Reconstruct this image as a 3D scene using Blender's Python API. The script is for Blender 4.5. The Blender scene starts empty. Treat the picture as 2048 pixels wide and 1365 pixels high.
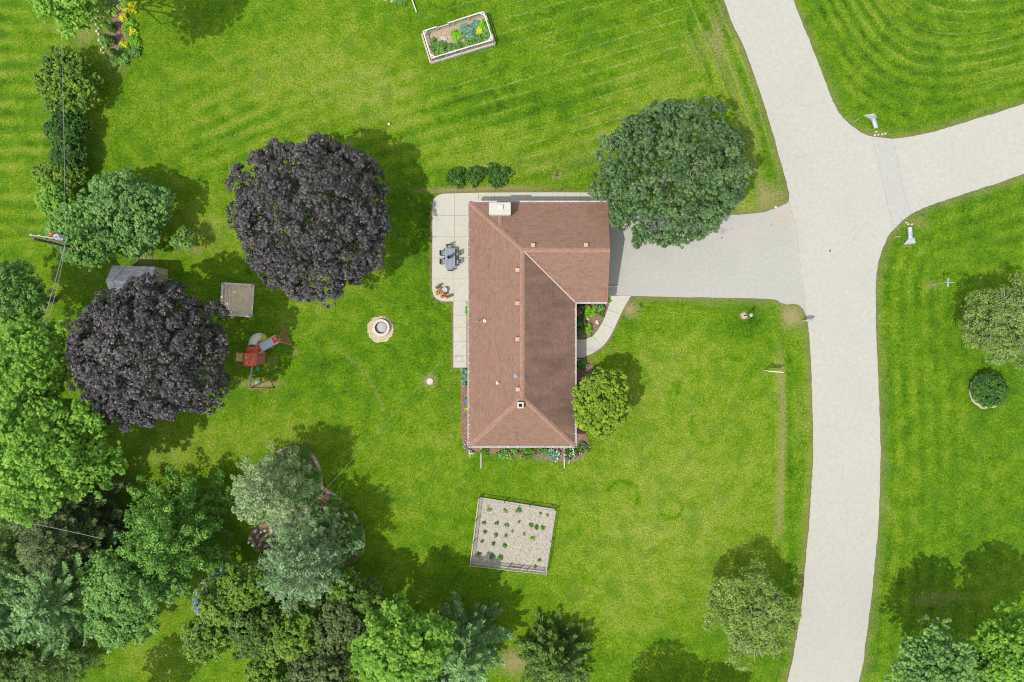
import bpy, bmesh, math, random
import numpy as np
from mathutils import Vector, Matrix

# ------------------------------------------------------------------ camera, sky, sun, exposure
SC = bpy.context.scene
COL = SC.collection
CH = 67.0                      # camera height in metres
PPM = 20.0                     # photo pixels per metre at ground level (2048 px wide photo)
R = math.radians
cam_d = bpy.data.cameras.new('camera'); cam = bpy.data.objects.new('camera', cam_d); COL.objects.link(cam)
cam.location = (0, 0, CH); cam.rotation_euler = (0, 0, 0)
cam_d.sensor_width = 36.0; cam_d.lens = 18.0 / (1024.0 / PPM / CH); cam_d.clip_end = 3000
SC.camera = cam
SC.cycles.pixel_filter_type = 'BLACKMAN_HARRIS'; SC.cycles.filter_width = 1.05
SUN_EL, SUN_DIR = 58.0, 218.0   # elevation; direction towards the sun measured from +x counter-clockwise
wd = bpy.data.worlds.new('World'); SC.world = wd; wd.use_nodes = True
wn = wd.node_tree.nodes; bg = wn['Background']
sky = wn.new('ShaderNodeTexSky'); sky.sky_type = 'NISHITA'; sky.sun_disc = False
sky.sun_elevation = R(SUN_EL); sky.sun_rotation = R(90 - SUN_DIR) % (2 * math.pi)
hs = wn.new('ShaderNodeHueSaturation'); hs.inputs['Saturation'].default_value = .32      # thin bright summer haze: a paler sky
wd.node_tree.links.new(sky.outputs[0], hs.inputs['Color']); wd.node_tree.links.new(hs.outputs[0], bg.inputs[0]); bg.inputs[1].default_value = 0.15
sl = bpy.data.lights.new('sun', 'SUN'); sun = bpy.data.objects.new('sun', sl); COL.objects.link(sun)
sl.energy = 2.5; sl.angle = R(0.53); sl.color = (1.0, 0.955, 0.88)
sv = Vector((math.cos(R(SUN_EL)) * math.cos(R(SUN_DIR)), math.cos(R(SUN_EL)) * math.sin(R(SUN_DIR)), math.sin(R(SUN_EL))))
sun.rotation_euler = sv.to_track_quat('Z', 'Y').to_euler(); sun.location = (-30, -24, 60)
vs = SC.view_settings
vs.view_transform = 'Standard'; vs.look = 'None'; vs.exposure = 0.57; vs.gamma = 1.0

# ------------------------------------------------------------------ helpers
def S(h=0.0): return (CH - h) / CH / PPM
def W(px, py, h=0.0):
    s = S(h); return Vector(((px - 1024) * s, (682.5 - py) * s, h))

def tag(o, label=None, cat=None, group=None, kind=None):
    if label: o['label'] = label
    if cat: o['category'] = cat
    if group: o['group'] = group
    if kind: o['kind'] = kind
    return o
def empty(name, loc, label, cat, group=None, rz=0.0):
    o = bpy.data.objects.new(name, None); COL.objects.link(o)
    o.location = loc; o.rotation_euler = (0, 0, rz); o.empty_display_size = 0.3
    return tag(o, label, cat, group)
def link(name, me, parent=None):
    o = bpy.data.objects.new(name, me); COL.objects.link(o)
    if parent is not None: o.parent = parent
    return o
def origin_of(parent):
    v = Vector((0, 0, 0))
    while parent is not None:
        v += Vector(parent.location); parent = parent.parent
    return v

class MB:
    """collects verts and faces, in WORLD coordinates; build() makes them local to the parent"""
    def __init__(s): s.v = []; s.f = []; s.uv = None
    def add(s, vs_, fs):
        b = len(s.v); s.v.extend([tuple(p) for p in vs_]); s.f.extend([tuple(b + i for i in f) for f in fs]); return s
    def box(s, cx, cy, cz, dx, dy, dz, rz=0.0):
        c, sn = math.cos(rz), math.sin(rz); P = []
        for z in (-.5, .5):
            for x, y in ((-.5, -.5), (.5, -.5), (.5, .5), (-.5, .5)):
                X, Y = x * dx, y * dy; P.append((cx + X * c - Y * sn, cy + X * sn + Y * c, cz + z * dz))
        return s.add(P, [(3, 2, 1, 0), (4, 5, 6, 7), (0, 1, 5, 4), (1, 2, 6, 5), (2, 3, 7, 6), (3, 0, 4, 7)])
    def bar(s, a, b, w, h=None):
        a = Vector(a); b = Vector(b); h = h or w; d = (b - a)
        if d.length < 1e-6: return s
        d.normalize(); up = Vector((0, 0, 1)) if abs(d.z) < .95 else Vector((1, 0, 0))
        x = d.cross(up).normalized(); y = x.cross(d).normalized(); P = []
        for q in (a, b):
            for i, j in ((-.5, -.5), (.5, -.5), (.5, .5), (-.5, .5)): P.append(q + x * i * w + y * j * h)
        return s.add(P, [(0, 1, 2, 3), (7, 6, 5, 4), (1, 0, 4, 5), (2, 1, 5, 6), (3, 2, 6, 7), (0, 3, 7, 4)])
    def tube(s, pts, rad, n=8, cap=True):
        pts = [Vector(p) for p in pts]; m = len(pts)
        rad = [rad] * m if not hasattr(rad, '__len__') else rad
        P = []; ref = None
        for i, p in enumerate(pts):
            d = (pts[min(i + 1, m - 1)] - pts[max(i - 1, 0)]).normalized()
            if ref is None: ref = Vector((1, 0, 0)) if abs(d.x) < .9 else Vector((0, 1, 0))
            x = (ref - d * ref.dot(d)).normalized(); ref = x; y = d.cross(x)
            for k in range(n):
                a = 2 * math.pi * k / n; P.append(p + (x * math.cos(a) + y * math.sin(a)) * rad[i])
        F = [(i * n + k, i * n + (k + 1) % n, (i + 1) * n + (k + 1) % n, (i + 1) * n + k) for i in range(m - 1) for k in range(n)]
        if cap: F += [tuple(range(n - 1, -1, -1)), tuple((m - 1) * n + k for k in range(n))]
        return s.add(P, F)
    def lathe(s, cx, cy, prof, n=24, closed=False):
        P = []; m = len(prof)
        for r, z in prof:
            for k in range(n):
                a = 2 * math.pi * k / n; P.append((cx + r * math.cos(a), cy + r * math.sin(a), z))
        F = [(i * n + k, i * n + (k + 1) % n, (i + 1) * n + (k + 1) % n, (i + 1) * n + k) for i in range(m - 1) for k in range(n)]
        if closed: F += [((m - 1) * n + k, (m - 1) * n + (k + 1) % n, (k + 1) % n, k) for k in range(n)]
        else: F += [tuple(range(n - 1, -1, -1)), tuple((m - 1) * n + k for k in range(n))]
        return s.add(P, F)
    def prism(s, poly, z0, z1):
        n = len(poly); P = [(p[0], p[1], z0) for p in poly] + [(p[0], p[1], z1) for p in poly]
        a = sum(poly[i][0] * poly[(i + 1) % n][1] - poly[(i + 1) % n][0] * poly[i][1] for i in range(n))
        F = [tuple(range(n, 2 * n)), tuple(range(n - 1, -1, -1))] + [(i, (i + 1) % n, n + (i + 1) % n, n + i) for i in range(n)]
        if a < 0: F = [tuple(reversed(f)) for f in F]
        return s.add(P, F)
    def build(s, name, mat, parent=None, bevel=0.0, smooth=False):
        o0 = origin_of(parent)
        me = bpy.data.meshes.new(name)
        me.from_pydata([(p[0] - o0.x, p[1] - o0.y, p[2] - o0.z) for p in s.v], [], s.f)
        if bevel > 0:
            bm = bmesh.new(); bm.from_mesh(me)
            bmesh.ops.bevel(bm, geom=bm.edges[:], offset=bevel, segments=1, affect='EDGES'); bm.to_mesh(me); bm.free()
        if smooth: me.polygons.foreach_set('use_smooth', [True] * len(me.polygons))
        me.materials.append(mat); me.update()
        return link(name, me, parent)

def np_mesh(name, V, quads, mat, parent=None, attrs=None, smooth=False, loc=None):
    o0 = origin_of(parent)
    V = V - np.array([[o0.x, o0.y, o0.z]])
    me = bpy.data.meshes.new(name); n = len(V); m = len(quads); k = quads.shape[1]
    me.vertices.add(n); me.vertices.foreach_set('co', V.astype(np.float32).ravel())
    me.loops.add(m * k); me.loops.foreach_set('vertex_index', quads.astype(np.int32).ravel())
    me.polygons.add(m); me.polygons.foreach_set('loop_start', np.arange(0, m * k, k, dtype=np.int32))
    if smooth: me.polygons.foreach_set('use_smooth', np.ones(m, dtype=bool))
    me.update(calc_edges=True)
    for key, arr in (attrs or {}).items():
        a = me.attributes.new(key, 'FLOAT', 'POINT'); a.data.foreach_set('value', arr.astype(np.float32).ravel())
    me.materials.append(mat)
    return link(name, me, parent)

def smooth_line(pts, k=6, closed=False):
    pts = [tuple(p) for p in pts]; n = len(pts); out = []
    rng = range(n) if closed else range(n - 1)
    for i in rng:
        g = (lambda j: pts[j % n]) if closed else (lambda j: pts[max(0, min(n - 1, j))])
        p0, p1, p2, p3 = g(i - 1), g(i), g(i + 1), g(i + 2)
        for t in range(k):
            t = t / k; out.append(tuple(.5 * (2 * b + (c - a) * t + (2 * a - 5 * b + 4 * c - d) * t * t + (-a + 3 * b - 3 * c + d) * t ** 3) for a, b, c, d in zip(p0, p1, p2, p3)))
    if not closed: out.append(pts[-1])
    return out

# ------------------------------------------------------------------ materials
class N:
    def __init__(s, name, rough=0.8, spec=0.3):
        s.m = bpy.data.materials.new(name); s.m.use_nodes = True; s.t = s.m.node_tree
        s.p = s.t.nodes['Principled BSDF']; s.p.inputs['Roughness'].default_value = rough
        s.p.inputs['Specular IOR Level'].default_value = spec
        s.tc = s.t.nodes.new('ShaderNodeTexCoord').outputs['Object']
    def new(s, typ, **kw):
        n = s.t.nodes.new(typ)
        for k, v in kw.items(): setattr(n, k, v)
        return n
    def put(s, sock, v):
        if isinstance(v, bpy.types.NodeSocket): s.t.links.new(v, sock)
        elif isinstance(v, (tuple, list)): sock.default_value = tuple(v) + ((1,) if len(v) == 3 and len(sock.default_value) == 4 else ())
        else: sock.default_value = v
    def noise(s, scale, detail=3, rough=.55, vec=None, dist=0.0):
        n = s.new('ShaderNodeTexNoise'); s.put(n.inputs['Vector'], vec or s.tc)
        n.inputs['Scale'].default_value = scale; n.inputs['Detail'].default_value = detail; n.inputs['Roughness'].default_value = rough
        n.inputs['Distortion'].default_value = dist
        return n.outputs[0]
    def math(s, op, a, b=0.0, c=0.0, clamp=False):
        n = s.new('ShaderNodeMath', operation=op, use_clamp=clamp)
        for i, v in enumerate((a, b, c)): s.put(n.inputs[i], v)
        return n.outputs[0]
    def rng(s, v, a, b, c=0.0, d=1.0, smooth=False):
        n = s.new('ShaderNodeMapRange', interpolation_type='SMOOTHSTEP' if smooth else 'LINEAR')
        for k, x in zip(('Value', 'From Min', 'From Max', 'To Min', 'To Max'), (v, a, b, c, d)): s.put(n.inputs[k], x)
        return n.outputs[0]
    def mix(s, f, a, b, mode='MIX'):
        n = s.new('ShaderNodeMix', data_type='RGBA', blend_type=mode)
        s.put(n.inputs[0], f); s.put(n.inputs[6], a); s.put(n.inputs[7], b); return n.outputs[2]
    def ramp(s, f, stops):
        n = s.new('ShaderNodeValToRGB'); e = n.color_ramp.elements
        while len(e) > 1: e.remove(e[-1])
        e[0].position = stops[0][0]; e[0].color = (*stops[0][1], 1)
        for p, c in stops[1:]:
            x = e.new(p); x.color = (*c, 1)
        s.put(n.inputs[0], f); return n.outputs[0]
    def attr(s, name):
        return s.new('ShaderNodeAttribute', attribute_name=name).outputs['Fac']
    def bump(s, h, strength=.3, dist=.02):
        n = s.new('ShaderNodeBump'); n.inputs['Strength'].default_value = strength; n.inputs['Distance'].default_value = dist
        s.put(n.inputs['Height'], h); s.put(s.p.inputs['Normal'], n.outputs[0])
    def xy(s):
        n = s.new('ShaderNodeSeparateXYZ'); s.put(n.inputs[0], s.tc); return n.outputs
    def blob(s, px, py, rx, ry, soft=.6, wob=None):
        q = W(px, py); o = s.xy()
        dx = s.math('DIVIDE', s.math('SUBTRACT', o[0], q.x), rx / PPM); dy = s.math('DIVIDE', s.math('SUBTRACT', o[1], q.y), ry / PPM)
        d = s.math('SQRT', s.math('ADD', s.math('MULTIPLY', dx, dx), s.math('MULTIPLY', dy, dy)))
        if wob is not None: d = s.math('ADD', d, wob)
        return s.rng(d, 1 - soft, 1 + soft * .3, 1, 0, True)
    def done(s, col):
        s.put(s.p.inputs['Base Color'], col); return s.m

def simple(name, col, var=.18, scale=4.0, rough=.7, metal=0.0, bump=0.0, spec=.3, dirt=None):
    n = N(name, rough, spec); a = n.noise(scale, 4)
    c = n.mix(n.rng(a, .3, .7), tuple(x * (1 - var) for x in col), tuple(min(1, x * (1 + var)) for x in col))
    if dirt: c = n.mix(n.rng(n.noise(scale * .35, 5), .5, .7), c, dirt)
    n.p.inputs['Metallic'].default_value = metal
    if bump: n.bump(n.noise(scale * 6, 4), bump)
    return n.done(c)

def leafmat(name, dark, mid, light, trans=.25, rough=.55, spec=.35, tipcol=None):
    n = N(name, rough, spec); v = n.attr('v')
    c = n.ramp(v, [(0, dark), (.5, mid), (1, light)])
    c = n.mix(.22, c, n.mix(n.rng(n.noise(1.3, 3), .38, .62), dark, light))
    n.put(n.p.inputs['Base Color'], c)
    if trans > 0:
        tr = n.new('ShaderNodeBsdfTranslucent'); n.put(tr.inputs[0], c)
        mx = n.new('ShaderNodeMixShader'); mx.inputs[0].default_value = trans
        out = n.t.nodes['Material Output']
        n.t.links.new(n.p.outputs[0], mx.inputs[1]); n.t.links.new(tr.outputs[0], mx.inputs[2]); n.t.links.new(mx.outputs[0], out.inputs[0])
    return n.m

M = {}
M['purple'] = leafmat('purple_leaves', (0.01, 0.009, 0.01), (0.036, 0.031, 0.032), (0.22, 0.20, 0.195), .12, .45, .5)  # light stop puts the whitish leaf highlights into the colour
M['maple'] = leafmat('maple_leaves', (0.018, 0.055, 0.016), (0.065, 0.145, 0.038), (0.22, 0.34, 0.12), .2, .45, .45)
M['cedar'] = leafmat('cedar_leaves', (0.05, 0.12, 0.008), (0.22, 0.38, 0.018), (0.5, 0.64, 0.05), .3)
M['bright'] = leafmat('bright_leaves', (0.045, 0.16, 0.01), (0.19, 0.43, 0.035), (0.46, 0.68, 0.1), .35)
M['fresh'] = leafmat('fresh_leaves', (0.04, 0.14, 0.018), (0.16, 0.38, 0.05), (0.4, 0.64, 0.14), .3)
M['mid'] = leafmat('green_leaves', (0.035, 0.12, 0.018), (0.14, 0.33, 0.05), (0.38, 0.6, 0.14), .25)
M['bluish'] = leafmat('bluish_green_leaves', (0.04, 0.12, 0.02), (0.14, 0.31, 0.065), (0.36, 0.55, 0.16), .22)
M['deep'] = leafmat('deep_green_leaves', (0.022, 0.065, 0.01), (0.08, 0.17, 0.022), (0.25, 0.4, 0.05), .2)
M['hedge'] = leafmat('hedge_leaves', (0.03, 0.1, 0.01), (0.115, 0.25, 0.018), (0.38, 0.54, 0.05), .25)
M['pine'] = leafmat('pine_needles', (0.06, 0.13, 0.045), (0.23, 0.38, 0.16), (0.5, 0.68, 0.36), .15)
M['pale_pine'] = leafmat('pale_pine_needles', (0.09, 0.16, 0.05), (0.31, 0.44, 0.18), (0.56, 0.68, 0.36), .15)
M['spruce'] = leafmat('spruce_needles', (0.03, 0.1, 0.018), (0.13, 0.29, 0.07), (0.4, 0.6, 0.22), .15)
M['blue'] = leafmat('blue_spruce_needles', (0.1, 0.16, 0.16), (0.26, 0.38, 0.38), (0.5, 0.62, 0.62), .1)
M['brown'] = leafmat('olive_needles', (0.030, 0.057, 0.016), (0.090, 0.142, 0.035), (0.220, 0.304, 0.080), .12)
M['olive'] = leafmat('sparse_leaves', (0.06, 0.13, 0.018), (0.22, 0.35, 0.05), (0.48, 0.6, 0.16), .3)
M['grey_olive'] = leafmat('thin_leaves', (0.06, 0.12, 0.02), (0.2, 0.31, 0.06), (0.42, 0.52, 0.18), .3)
M['dark'] = leafmat('dark_shrub_leaves', (.010, .045, .005), (.035, .12, .010), (.14, .30, .03), .15)
M['hosta'] = leafmat('hosta_leaves', (0.06, 0.22, 0.008), (0.2, 0.5, 0.02), (0.42, 0.7, 0.05), .3)
M['yellow'] = leafmat('yellow_leaves', (0.4, 0.46, 0.01), (0.66, 0.7, 0.02), (0.8, 0.84, 0.05), .3)
M['cabbage'] = leafmat('cabbage_leaves', (0.060, 0.168, 0.099), (0.168, 0.336, 0.220), (0.360, 0.540, 0.396), .2)
M['crop'] = leafmat('crop_leaves', (0.045, 0.130, 0.024), (0.135, 0.325, 0.060), (0.300, 0.546, 0.120), .3)
M['pink'] = leafmat('pink_petals', (.45, .06, .28), (.7, .15, .45), (.85, .4, .65), .2)
M['white_fl'] = leafmat('white_petals', (.5, .5, .45), (.7, .7, .66), (.85, .85, .8), .2)
M['purple_fl'] = leafmat('purple_petals', (.12, .06, .22), (.25, .15, .4), (.4, .3, .55), .2)
M['red_fl'] = leafmat('red_petals', (.4, .03, .02), (.6, .08, .04), (.7, .2, .1), .2)
M['orange_fl'] = leafmat('orange_petals', (.5, .15, .02), (.65, .28, .04), (.8, .45, .1), .2)
M['yellow_fl'] = leafmat('yellow_petals', (.5, .35, .02), (.75, .6, .05), (.85, .75, .2), .2)
M['bark'] = simple('bark', (.13, .105, .085), .35, 5, .9, bump=.5)
M['pale_bark'] = simple('pale_bark', (.36, .33, .28), .25, 6, .85)
M['concrete'] = None
M['white'] = simple('white_painted_metal', (.60, .59, .55), .06, 3, .4, dirt=(.46, .45, .41))
M['grey_metal'] = simple('grey_metal', (.30, .31, .32), .12, 5, .45, .4)
M['dark_metal'] = simple('dark_metal', (.035, .037, .04), .2, 5, .45, .3)
M['galv'] = simple('galvanised_steel', (.55, .60, .66), .15, 5, .4, .5, dirt=(.45, .42, .38))
M['wood_pale'] = simple('pale_timber', (.72, .66, .52), .12, 6, .85, bump=.2, dirt=(.60, .54, .41))
M['wood_grey'] = simple('weathered_wood', (.46, .42, .35), .25, 6, .85, bump=.3, dirt=(.38, .34, .28))
M['wood_tan'] = simple('tan_wood', (.52, .44, .32), .2, 5, .8)
M['wood_red'] = simple('red_stained_wood', (.42, .14, .08), .25, 6, .75)
M['wood_orange'] = simple('orange_timber', (.42, .21, .10), .25, 6, .8)
M['red_plastic'] = simple('red_canopy', (.62, .10, .05), .12, 3, .6, dirt=(.55, .17, .11))
M['cream_plastic'] = simple('cream_plastic', (.66, .63, .48), .1, 2, .45)
M['yellow_plastic'] = simple('yellow_plastic', (.55, .50, .12), .1, 3, .5)
M['slide_yellow'] = simple('olive_yellow_plastic', (.50, .47, .10), .15, 3, .5)
M['blue_mat'] = simple('pale_blue_plastic', (.52, .62, .68), .12, 8, .55)
M['teal'] = simple('teal_plastic', (.12, .42, .42), .1, 3, .4)
M['stucco'] = simple('cream_stucco', (.50, .48, .41), .06, 5, .9, bump=.2)
M['wall'] = simple('tan_brick_wall', (.38, .27, .2), .2, 8, .9)
M['siding'] = simple('beige_siding', (.50, .46, .32), .08, 4, .8)
M['glass'] = simple('window_glass', (.05, .07, .08), .1, 3, .1, spec=.6)
M['stone'] = simple('pale_stone', (.60, .55, .46), .25, 3, .9, bump=.4, dirt=(.34, .3, .24))
M['flag'] = simple('flagstone', (.52, .46, .38), .18, 3, .9, bump=.3, dirt=(.32, .27, .22))
M['sand'] = simple('sand', (.84, .68, .44), .12, 7, .95, dirt=(.70, .55, .34))
M['ash'] = simple('grey_ash', (.42, .42, .42), .25, 9, .95)
M['terracotta'] = simple('terracotta', (.45, .18, .09), .15, 6, .8)
M['fabric_dark'] = simple('navy_fabric', (.02, .035, .06), .2, 6, .9)
M['slate'] = simple('slate_grey_slats', (.24, .28, .32), .1, 6, .5)
M['wire'] = simple('cable', (.30, .31, .30), .1, 2, .6)
M['dark_wire'] = simple('dark_cable', (.06, .06, .06), .1, 2, .6)
M['copper'] = simple('rust_red_paint', (.40, .12, .07), .2, 6, .6)
M['ice'] = simple('blue_grey_paint', (.40, .50, .55), .1, 6, .5)
M['black'] = simple('matte_black', (.012, .012, .013), .2, 6, .9)
M['vent'] = simple('tan_vent_metal', (.48, .31, .23), .1, 4, .6)

def concrete(name, col, stain, sc=1.0, blobs=(), spots=()):
    n = N(name, .9, .2)
    fine = n.noise(9, 5, .8); med = n.noise(2.2 * sc, 5, .6); big = n.noise(.25 * sc, 4)
    c = n.mix(n.rng(med, .3, .72), tuple(x * .93 for x in col), tuple(x * 1.06 for x in col))
    c = n.mix(n.rng(big, .4, .7, 0, .35), c, stain)
    c = n.mix(n.rng(fine, .25, .75, .0, 1.0), n.mix(1, c, (.80, .80, .80), 'MULTIPLY'), n.mix(1, c, (1.14, 1.14, 1.14), 'MULTIPLY'))
    w = n.math('MULTIPLY', n.math('SUBTRACT', n.noise(3, 4), .5), 1.6)
    for px, py, rx, ry, bc, k in blobs:
        c = n.mix(n.math('MULTIPLY', n.blob(px, py, rx, ry, .8, w), k), c, bc)
    n.bump(fine, .15, .01)
    return n.done(c)

M['road'] = concrete('road_concrete', (.43, .425, .37), (.40, .39, .345), 1.0,
    [(1660, 502, 2.6, 2.6, (.05, .045, .04), 1), (1600, 450, 18, 45, (.45, .36, .27), .25), (1660, 560, 60, 50, (.44, .385, .34), .2)])
M['apron'] = concrete('apron_concrete', (.41, .41, .375), (.385, .38, .35))
M['drive'] = concrete('driveway_asphalt', (.395, .39, .345), (.35, .348, .312), 1.3,
    [(1446, 462, 8, 8, (.2, .19, .21), .8), (1463, 458, 5, 5, (.3, .28, .27), .7), (1484, 452, 2, 2, (.1, .1, .1), .8), (1543, 450, 3, 3, (.2, .2, .2), .7),
     (1500, 478, 45, 6, (.42, .33, .21), .35), (1565, 440, 20, 25, (.43, .33, .24), .35), (1470, 466, 70, 26, (.42, .37, .36), .4), (1444, 476, 3, 2, (.12, .12, .12), .8)])
M['patio'] = concrete('patio_concrete', (.49, .475, .40), (.45, .43, .36), 1.2,
    [(872, 410, 6, 14, (.33, .35, .34), .6), (876, 440, 7, 8, (.33, .35, .34), .5), (870, 475, 6, 5, (.33, .35, .34), .5), (875, 590, 9, 12, (.45, .43, .40), .5),
     (1185, 700, 18, 5, (.33, .33, .31), .55)])
M['joint'] = simple('dark_joint', (.22, .21, .19), .2, 5, .95)  # dark grey of the joints themselves, in paving and fire pit blocks
M['crack'] = simple('crack_filler', (.32, .30, .27), .3, 2, .95)

def mulch(name, a, b, c):
    n = N(name, .95, .1); f = n.noise(8, 5, .85); g = n.noise(2, 4)
    col = n.ramp(f, [(.33, a), (.5, b), (.66, c)]); col = n.mix(n.rng(g, .4, .7, 0, .5), col, b)
    n.bump(f, .8, .04); return n.done(col)
M['mulch'] = mulch('bark_mulch', (.06, .035, .025), (.23, .14, .10), (.42, .30, .24))
M['pale_mulch'] = mulch('straw_mulch', (.13, .11, .08), (.39, .35, .285), (.58, .545, .475))
M['gravel'] = mulch('tan_gravel', (.2, .16, .09), (.46, .40, .27), (.66, .60, .46))
M['soil'] = mulch('garden_soil', (.16, .12, .07), (.38, .30, .20), (.54, .46, .33))

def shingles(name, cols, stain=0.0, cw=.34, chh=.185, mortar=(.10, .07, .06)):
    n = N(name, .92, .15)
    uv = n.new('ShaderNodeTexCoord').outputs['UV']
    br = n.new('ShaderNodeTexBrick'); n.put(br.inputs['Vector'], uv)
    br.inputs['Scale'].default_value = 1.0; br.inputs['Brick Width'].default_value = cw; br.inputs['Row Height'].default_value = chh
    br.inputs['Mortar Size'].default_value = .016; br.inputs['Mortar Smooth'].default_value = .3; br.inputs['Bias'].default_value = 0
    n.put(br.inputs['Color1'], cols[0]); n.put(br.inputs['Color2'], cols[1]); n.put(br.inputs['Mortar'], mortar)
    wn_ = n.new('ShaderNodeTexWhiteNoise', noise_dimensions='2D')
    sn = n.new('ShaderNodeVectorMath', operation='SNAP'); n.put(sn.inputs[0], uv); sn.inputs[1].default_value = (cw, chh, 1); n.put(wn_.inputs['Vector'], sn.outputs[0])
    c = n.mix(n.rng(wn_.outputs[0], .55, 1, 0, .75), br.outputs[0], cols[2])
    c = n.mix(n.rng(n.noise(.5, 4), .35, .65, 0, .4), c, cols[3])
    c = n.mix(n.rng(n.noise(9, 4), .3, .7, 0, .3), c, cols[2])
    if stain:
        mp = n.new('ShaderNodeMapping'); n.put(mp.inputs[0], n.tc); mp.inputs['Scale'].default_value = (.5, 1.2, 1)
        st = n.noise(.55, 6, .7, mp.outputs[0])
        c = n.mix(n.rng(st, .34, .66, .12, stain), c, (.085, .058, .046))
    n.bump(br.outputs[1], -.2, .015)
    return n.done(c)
RC = [(.30, .155, .105), (.21, .112, .08), (.225, .165, .125), (.26, .148, .108)]
M['shingle'] = shingles('red_brown_shingles', RC)
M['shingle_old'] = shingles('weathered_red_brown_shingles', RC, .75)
M['shingle_grey'] = shingles('grey_shingles', [(.17, .18, .21), (.12, .13, .155), (.26, .28, .31), (.2, .21, .24)], 0, mortar=(.05, .05, .06))
M['cap'] = simple('ridge_cap_shingles', (.30, .175, .125), .16, 4, .9, dirt=(.25, .15, .108))
# ------------------------------------------------------------------ the setting: lawn, roads, drive, paving
ROAD_L = [(1130, -900), (1290, -450), (1447, 0), (1482, 82), (1525, 200), (1553, 295), (1572, 362), (1578, 392), (1577, 402)]
DRIVE_N = [(1577, 402), (1572, 408), (1558, 414), (1530, 424), (1492, 429), (1440, 431), (1350, 432), (1226, 431)]
DRIVE_S = [(1226, 591), (1262, 592), (1380, 595), (1480, 597), (1548, 600), (1558, 605), (1572, 609), (1588, 608), (1600, 613), (1609, 624), (1614, 640)]
ROAD_L2 = [(1614, 640), (1619, 680), (1623, 760), (1626, 860), (1625, 940), (1619, 1030), (1612, 1110), (1603, 1210), (1590, 1290), (1575, 1365), (1500, 1700), (1390, 2100)]
ROAD_R = [(1265, -900), (1430, -450), (1587, 0), (1620, 85), (1655, 178), (1668, 208), (1682, 232), (1702, 252), (1726, 267), (1756, 276), (1786, 278), (1824, 273), (1880, 260), (1960, 236), (2048, 208), (2500, 60), (3200, -190)]
ROAD_R2 = [(3200, -60), (2500, 190), (2048, 349), (1985, 370), (1920, 391), (1870, 408), (1830, 424), (1803, 442), (1783, 464), (1767, 492), (1757, 524), (1752, 560), (1751, 620), (1754, 720), (1759, 830), (1761, 920), (1758, 1020), (1751, 1110), (1742, 1200), (1730, 1290), (1717, 1365), (1630, 1700), (1500, 2100)]
_rs = random.Random(5)
def g(pts, h=0.0, jit=0.0): return [W(a, b, h) + Vector((_rs.uniform(-jit, jit), _rs.uniform(-jit, jit), 0)) for a, b in pts]
def rough(pts, k, amp=.9):
    """a smoothed edge broken up by small crumbling bites and creeping turf"""
    L = smooth_line(pts, k); out = []; w = 0
    for i, p in enumerate(L):
        w = w * .6 + _rs.uniform(-1, 1) * amp * .7; q = L[min(i + 1, len(L) - 1)]; o = L[max(i - 1, 0)]; dx, dy = q[0] - o[0], q[1] - o[1]; l = math.hypot(dx, dy) or 1
        e = 0 if i in (0, len(L) - 1) else w; out.append((p[0] - dy / l * e, p[1] + dx / l * e))
    return out
left_edge = rough(ROAD_L, 14); drive_n = rough(DRIVE_N, 9, .7); drive_s = rough(DRIVE_S, 9, .7); left2 = rough(ROAD_L2, 18)
right1 = rough(ROAD_R, 13); right2 = rough(ROAD_R2, 13)

def sheet(name, poly, z, mat, parent=None, thick=0.0, kind='structure', label=None):
    """one horizontal sheet (or slab) from a closed outline of world points"""
    bm = bmesh.new()
    vs_ = [bm.verts.new((p[0], p[1], z)) for p in poly]
    f = bm.faces.new(vs_); bm.normal_update()
    if f.normal.z < 0: f.normal_flip()
    if thick:
        r_ = bmesh.ops.extrude_face_region(bm, geom=[f]); nv = [e for e in r_['geom'] if isinstance(e, bmesh.types.BMVert)]
        for v in vs_: v.co.z = z - thick
        bmesh.ops.recalc_face_normals(bm, faces=bm.faces[:])
    bmesh.ops.triangulate(bm, faces=bm.faces[:])
    o0 = origin_of(parent)
    for v in bm.verts: v.co -= o0
    me = bpy.data.meshes.new(name); bm.to_mesh(me); bm.free(); me.materials.append(mat)
    o = link(name, me, parent)
    if parent is None: tag(o, label, None, None, kind)
    return o

def arr(pts): return np.array([(p[0], p[1]) for p in pts], dtype=np.float64)
def dist_to(X, Y, line):
    """distance in metres from each point to a polyline given in photo pixels"""
    L = arr([W(a, b) for a, b in line]); D = np.full(X.shape, 1e9)
    for i in range(len(L) - 1):
        a, b = L[i], L[i + 1]; ab = b - a; l2 = max(1e-9, ab @ ab)
        t = np.clip(((X - a[0]) * ab[0] + (Y - a[1]) * ab[1]) / l2, 0, 1)
        D = np.minimum(D, (X - a[0] - t * ab[0]) ** 2 + (Y - a[1] - t * ab[1]) ** 2)
    return np.sqrt(D)
def sst(x, a, b): t = np.clip((x - a) / (b - a), 0, 1); return t * t * (3 - 2 * t)

def axis(lo, hi, step, far):
    c = list(np.arange(lo, hi + 1e-6, step)); d = step; a = [c[0]]; b = [c[-1]]
    while b[-1] < far: d *= 1.35; b.append(b[-1] + d)
    d = step
    while a[-1] > -far: d *= 1.35; a.append(a[-1] - d)
    return np.array(a[:0:-1] + c + b[1:])
gx = axis(-60, 60, .25, 700); gy = axis(-42, 42, .25, 700)
GX, GY = np.meshgrid(gx, gy)
PX = GX * PPM + 1024; PY = 682.5 - GY * PPM
near = (np.abs(GX) < 62) & (np.abs(GY) < 44)
def blobs(L):
    o = np.zeros_like(GX)
    for px, py, rx, ry, k in L: o += k * np.exp(-(((PX - px) / rx) ** 2 + ((PY - py) / ry) ** 2))
    return o
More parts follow.
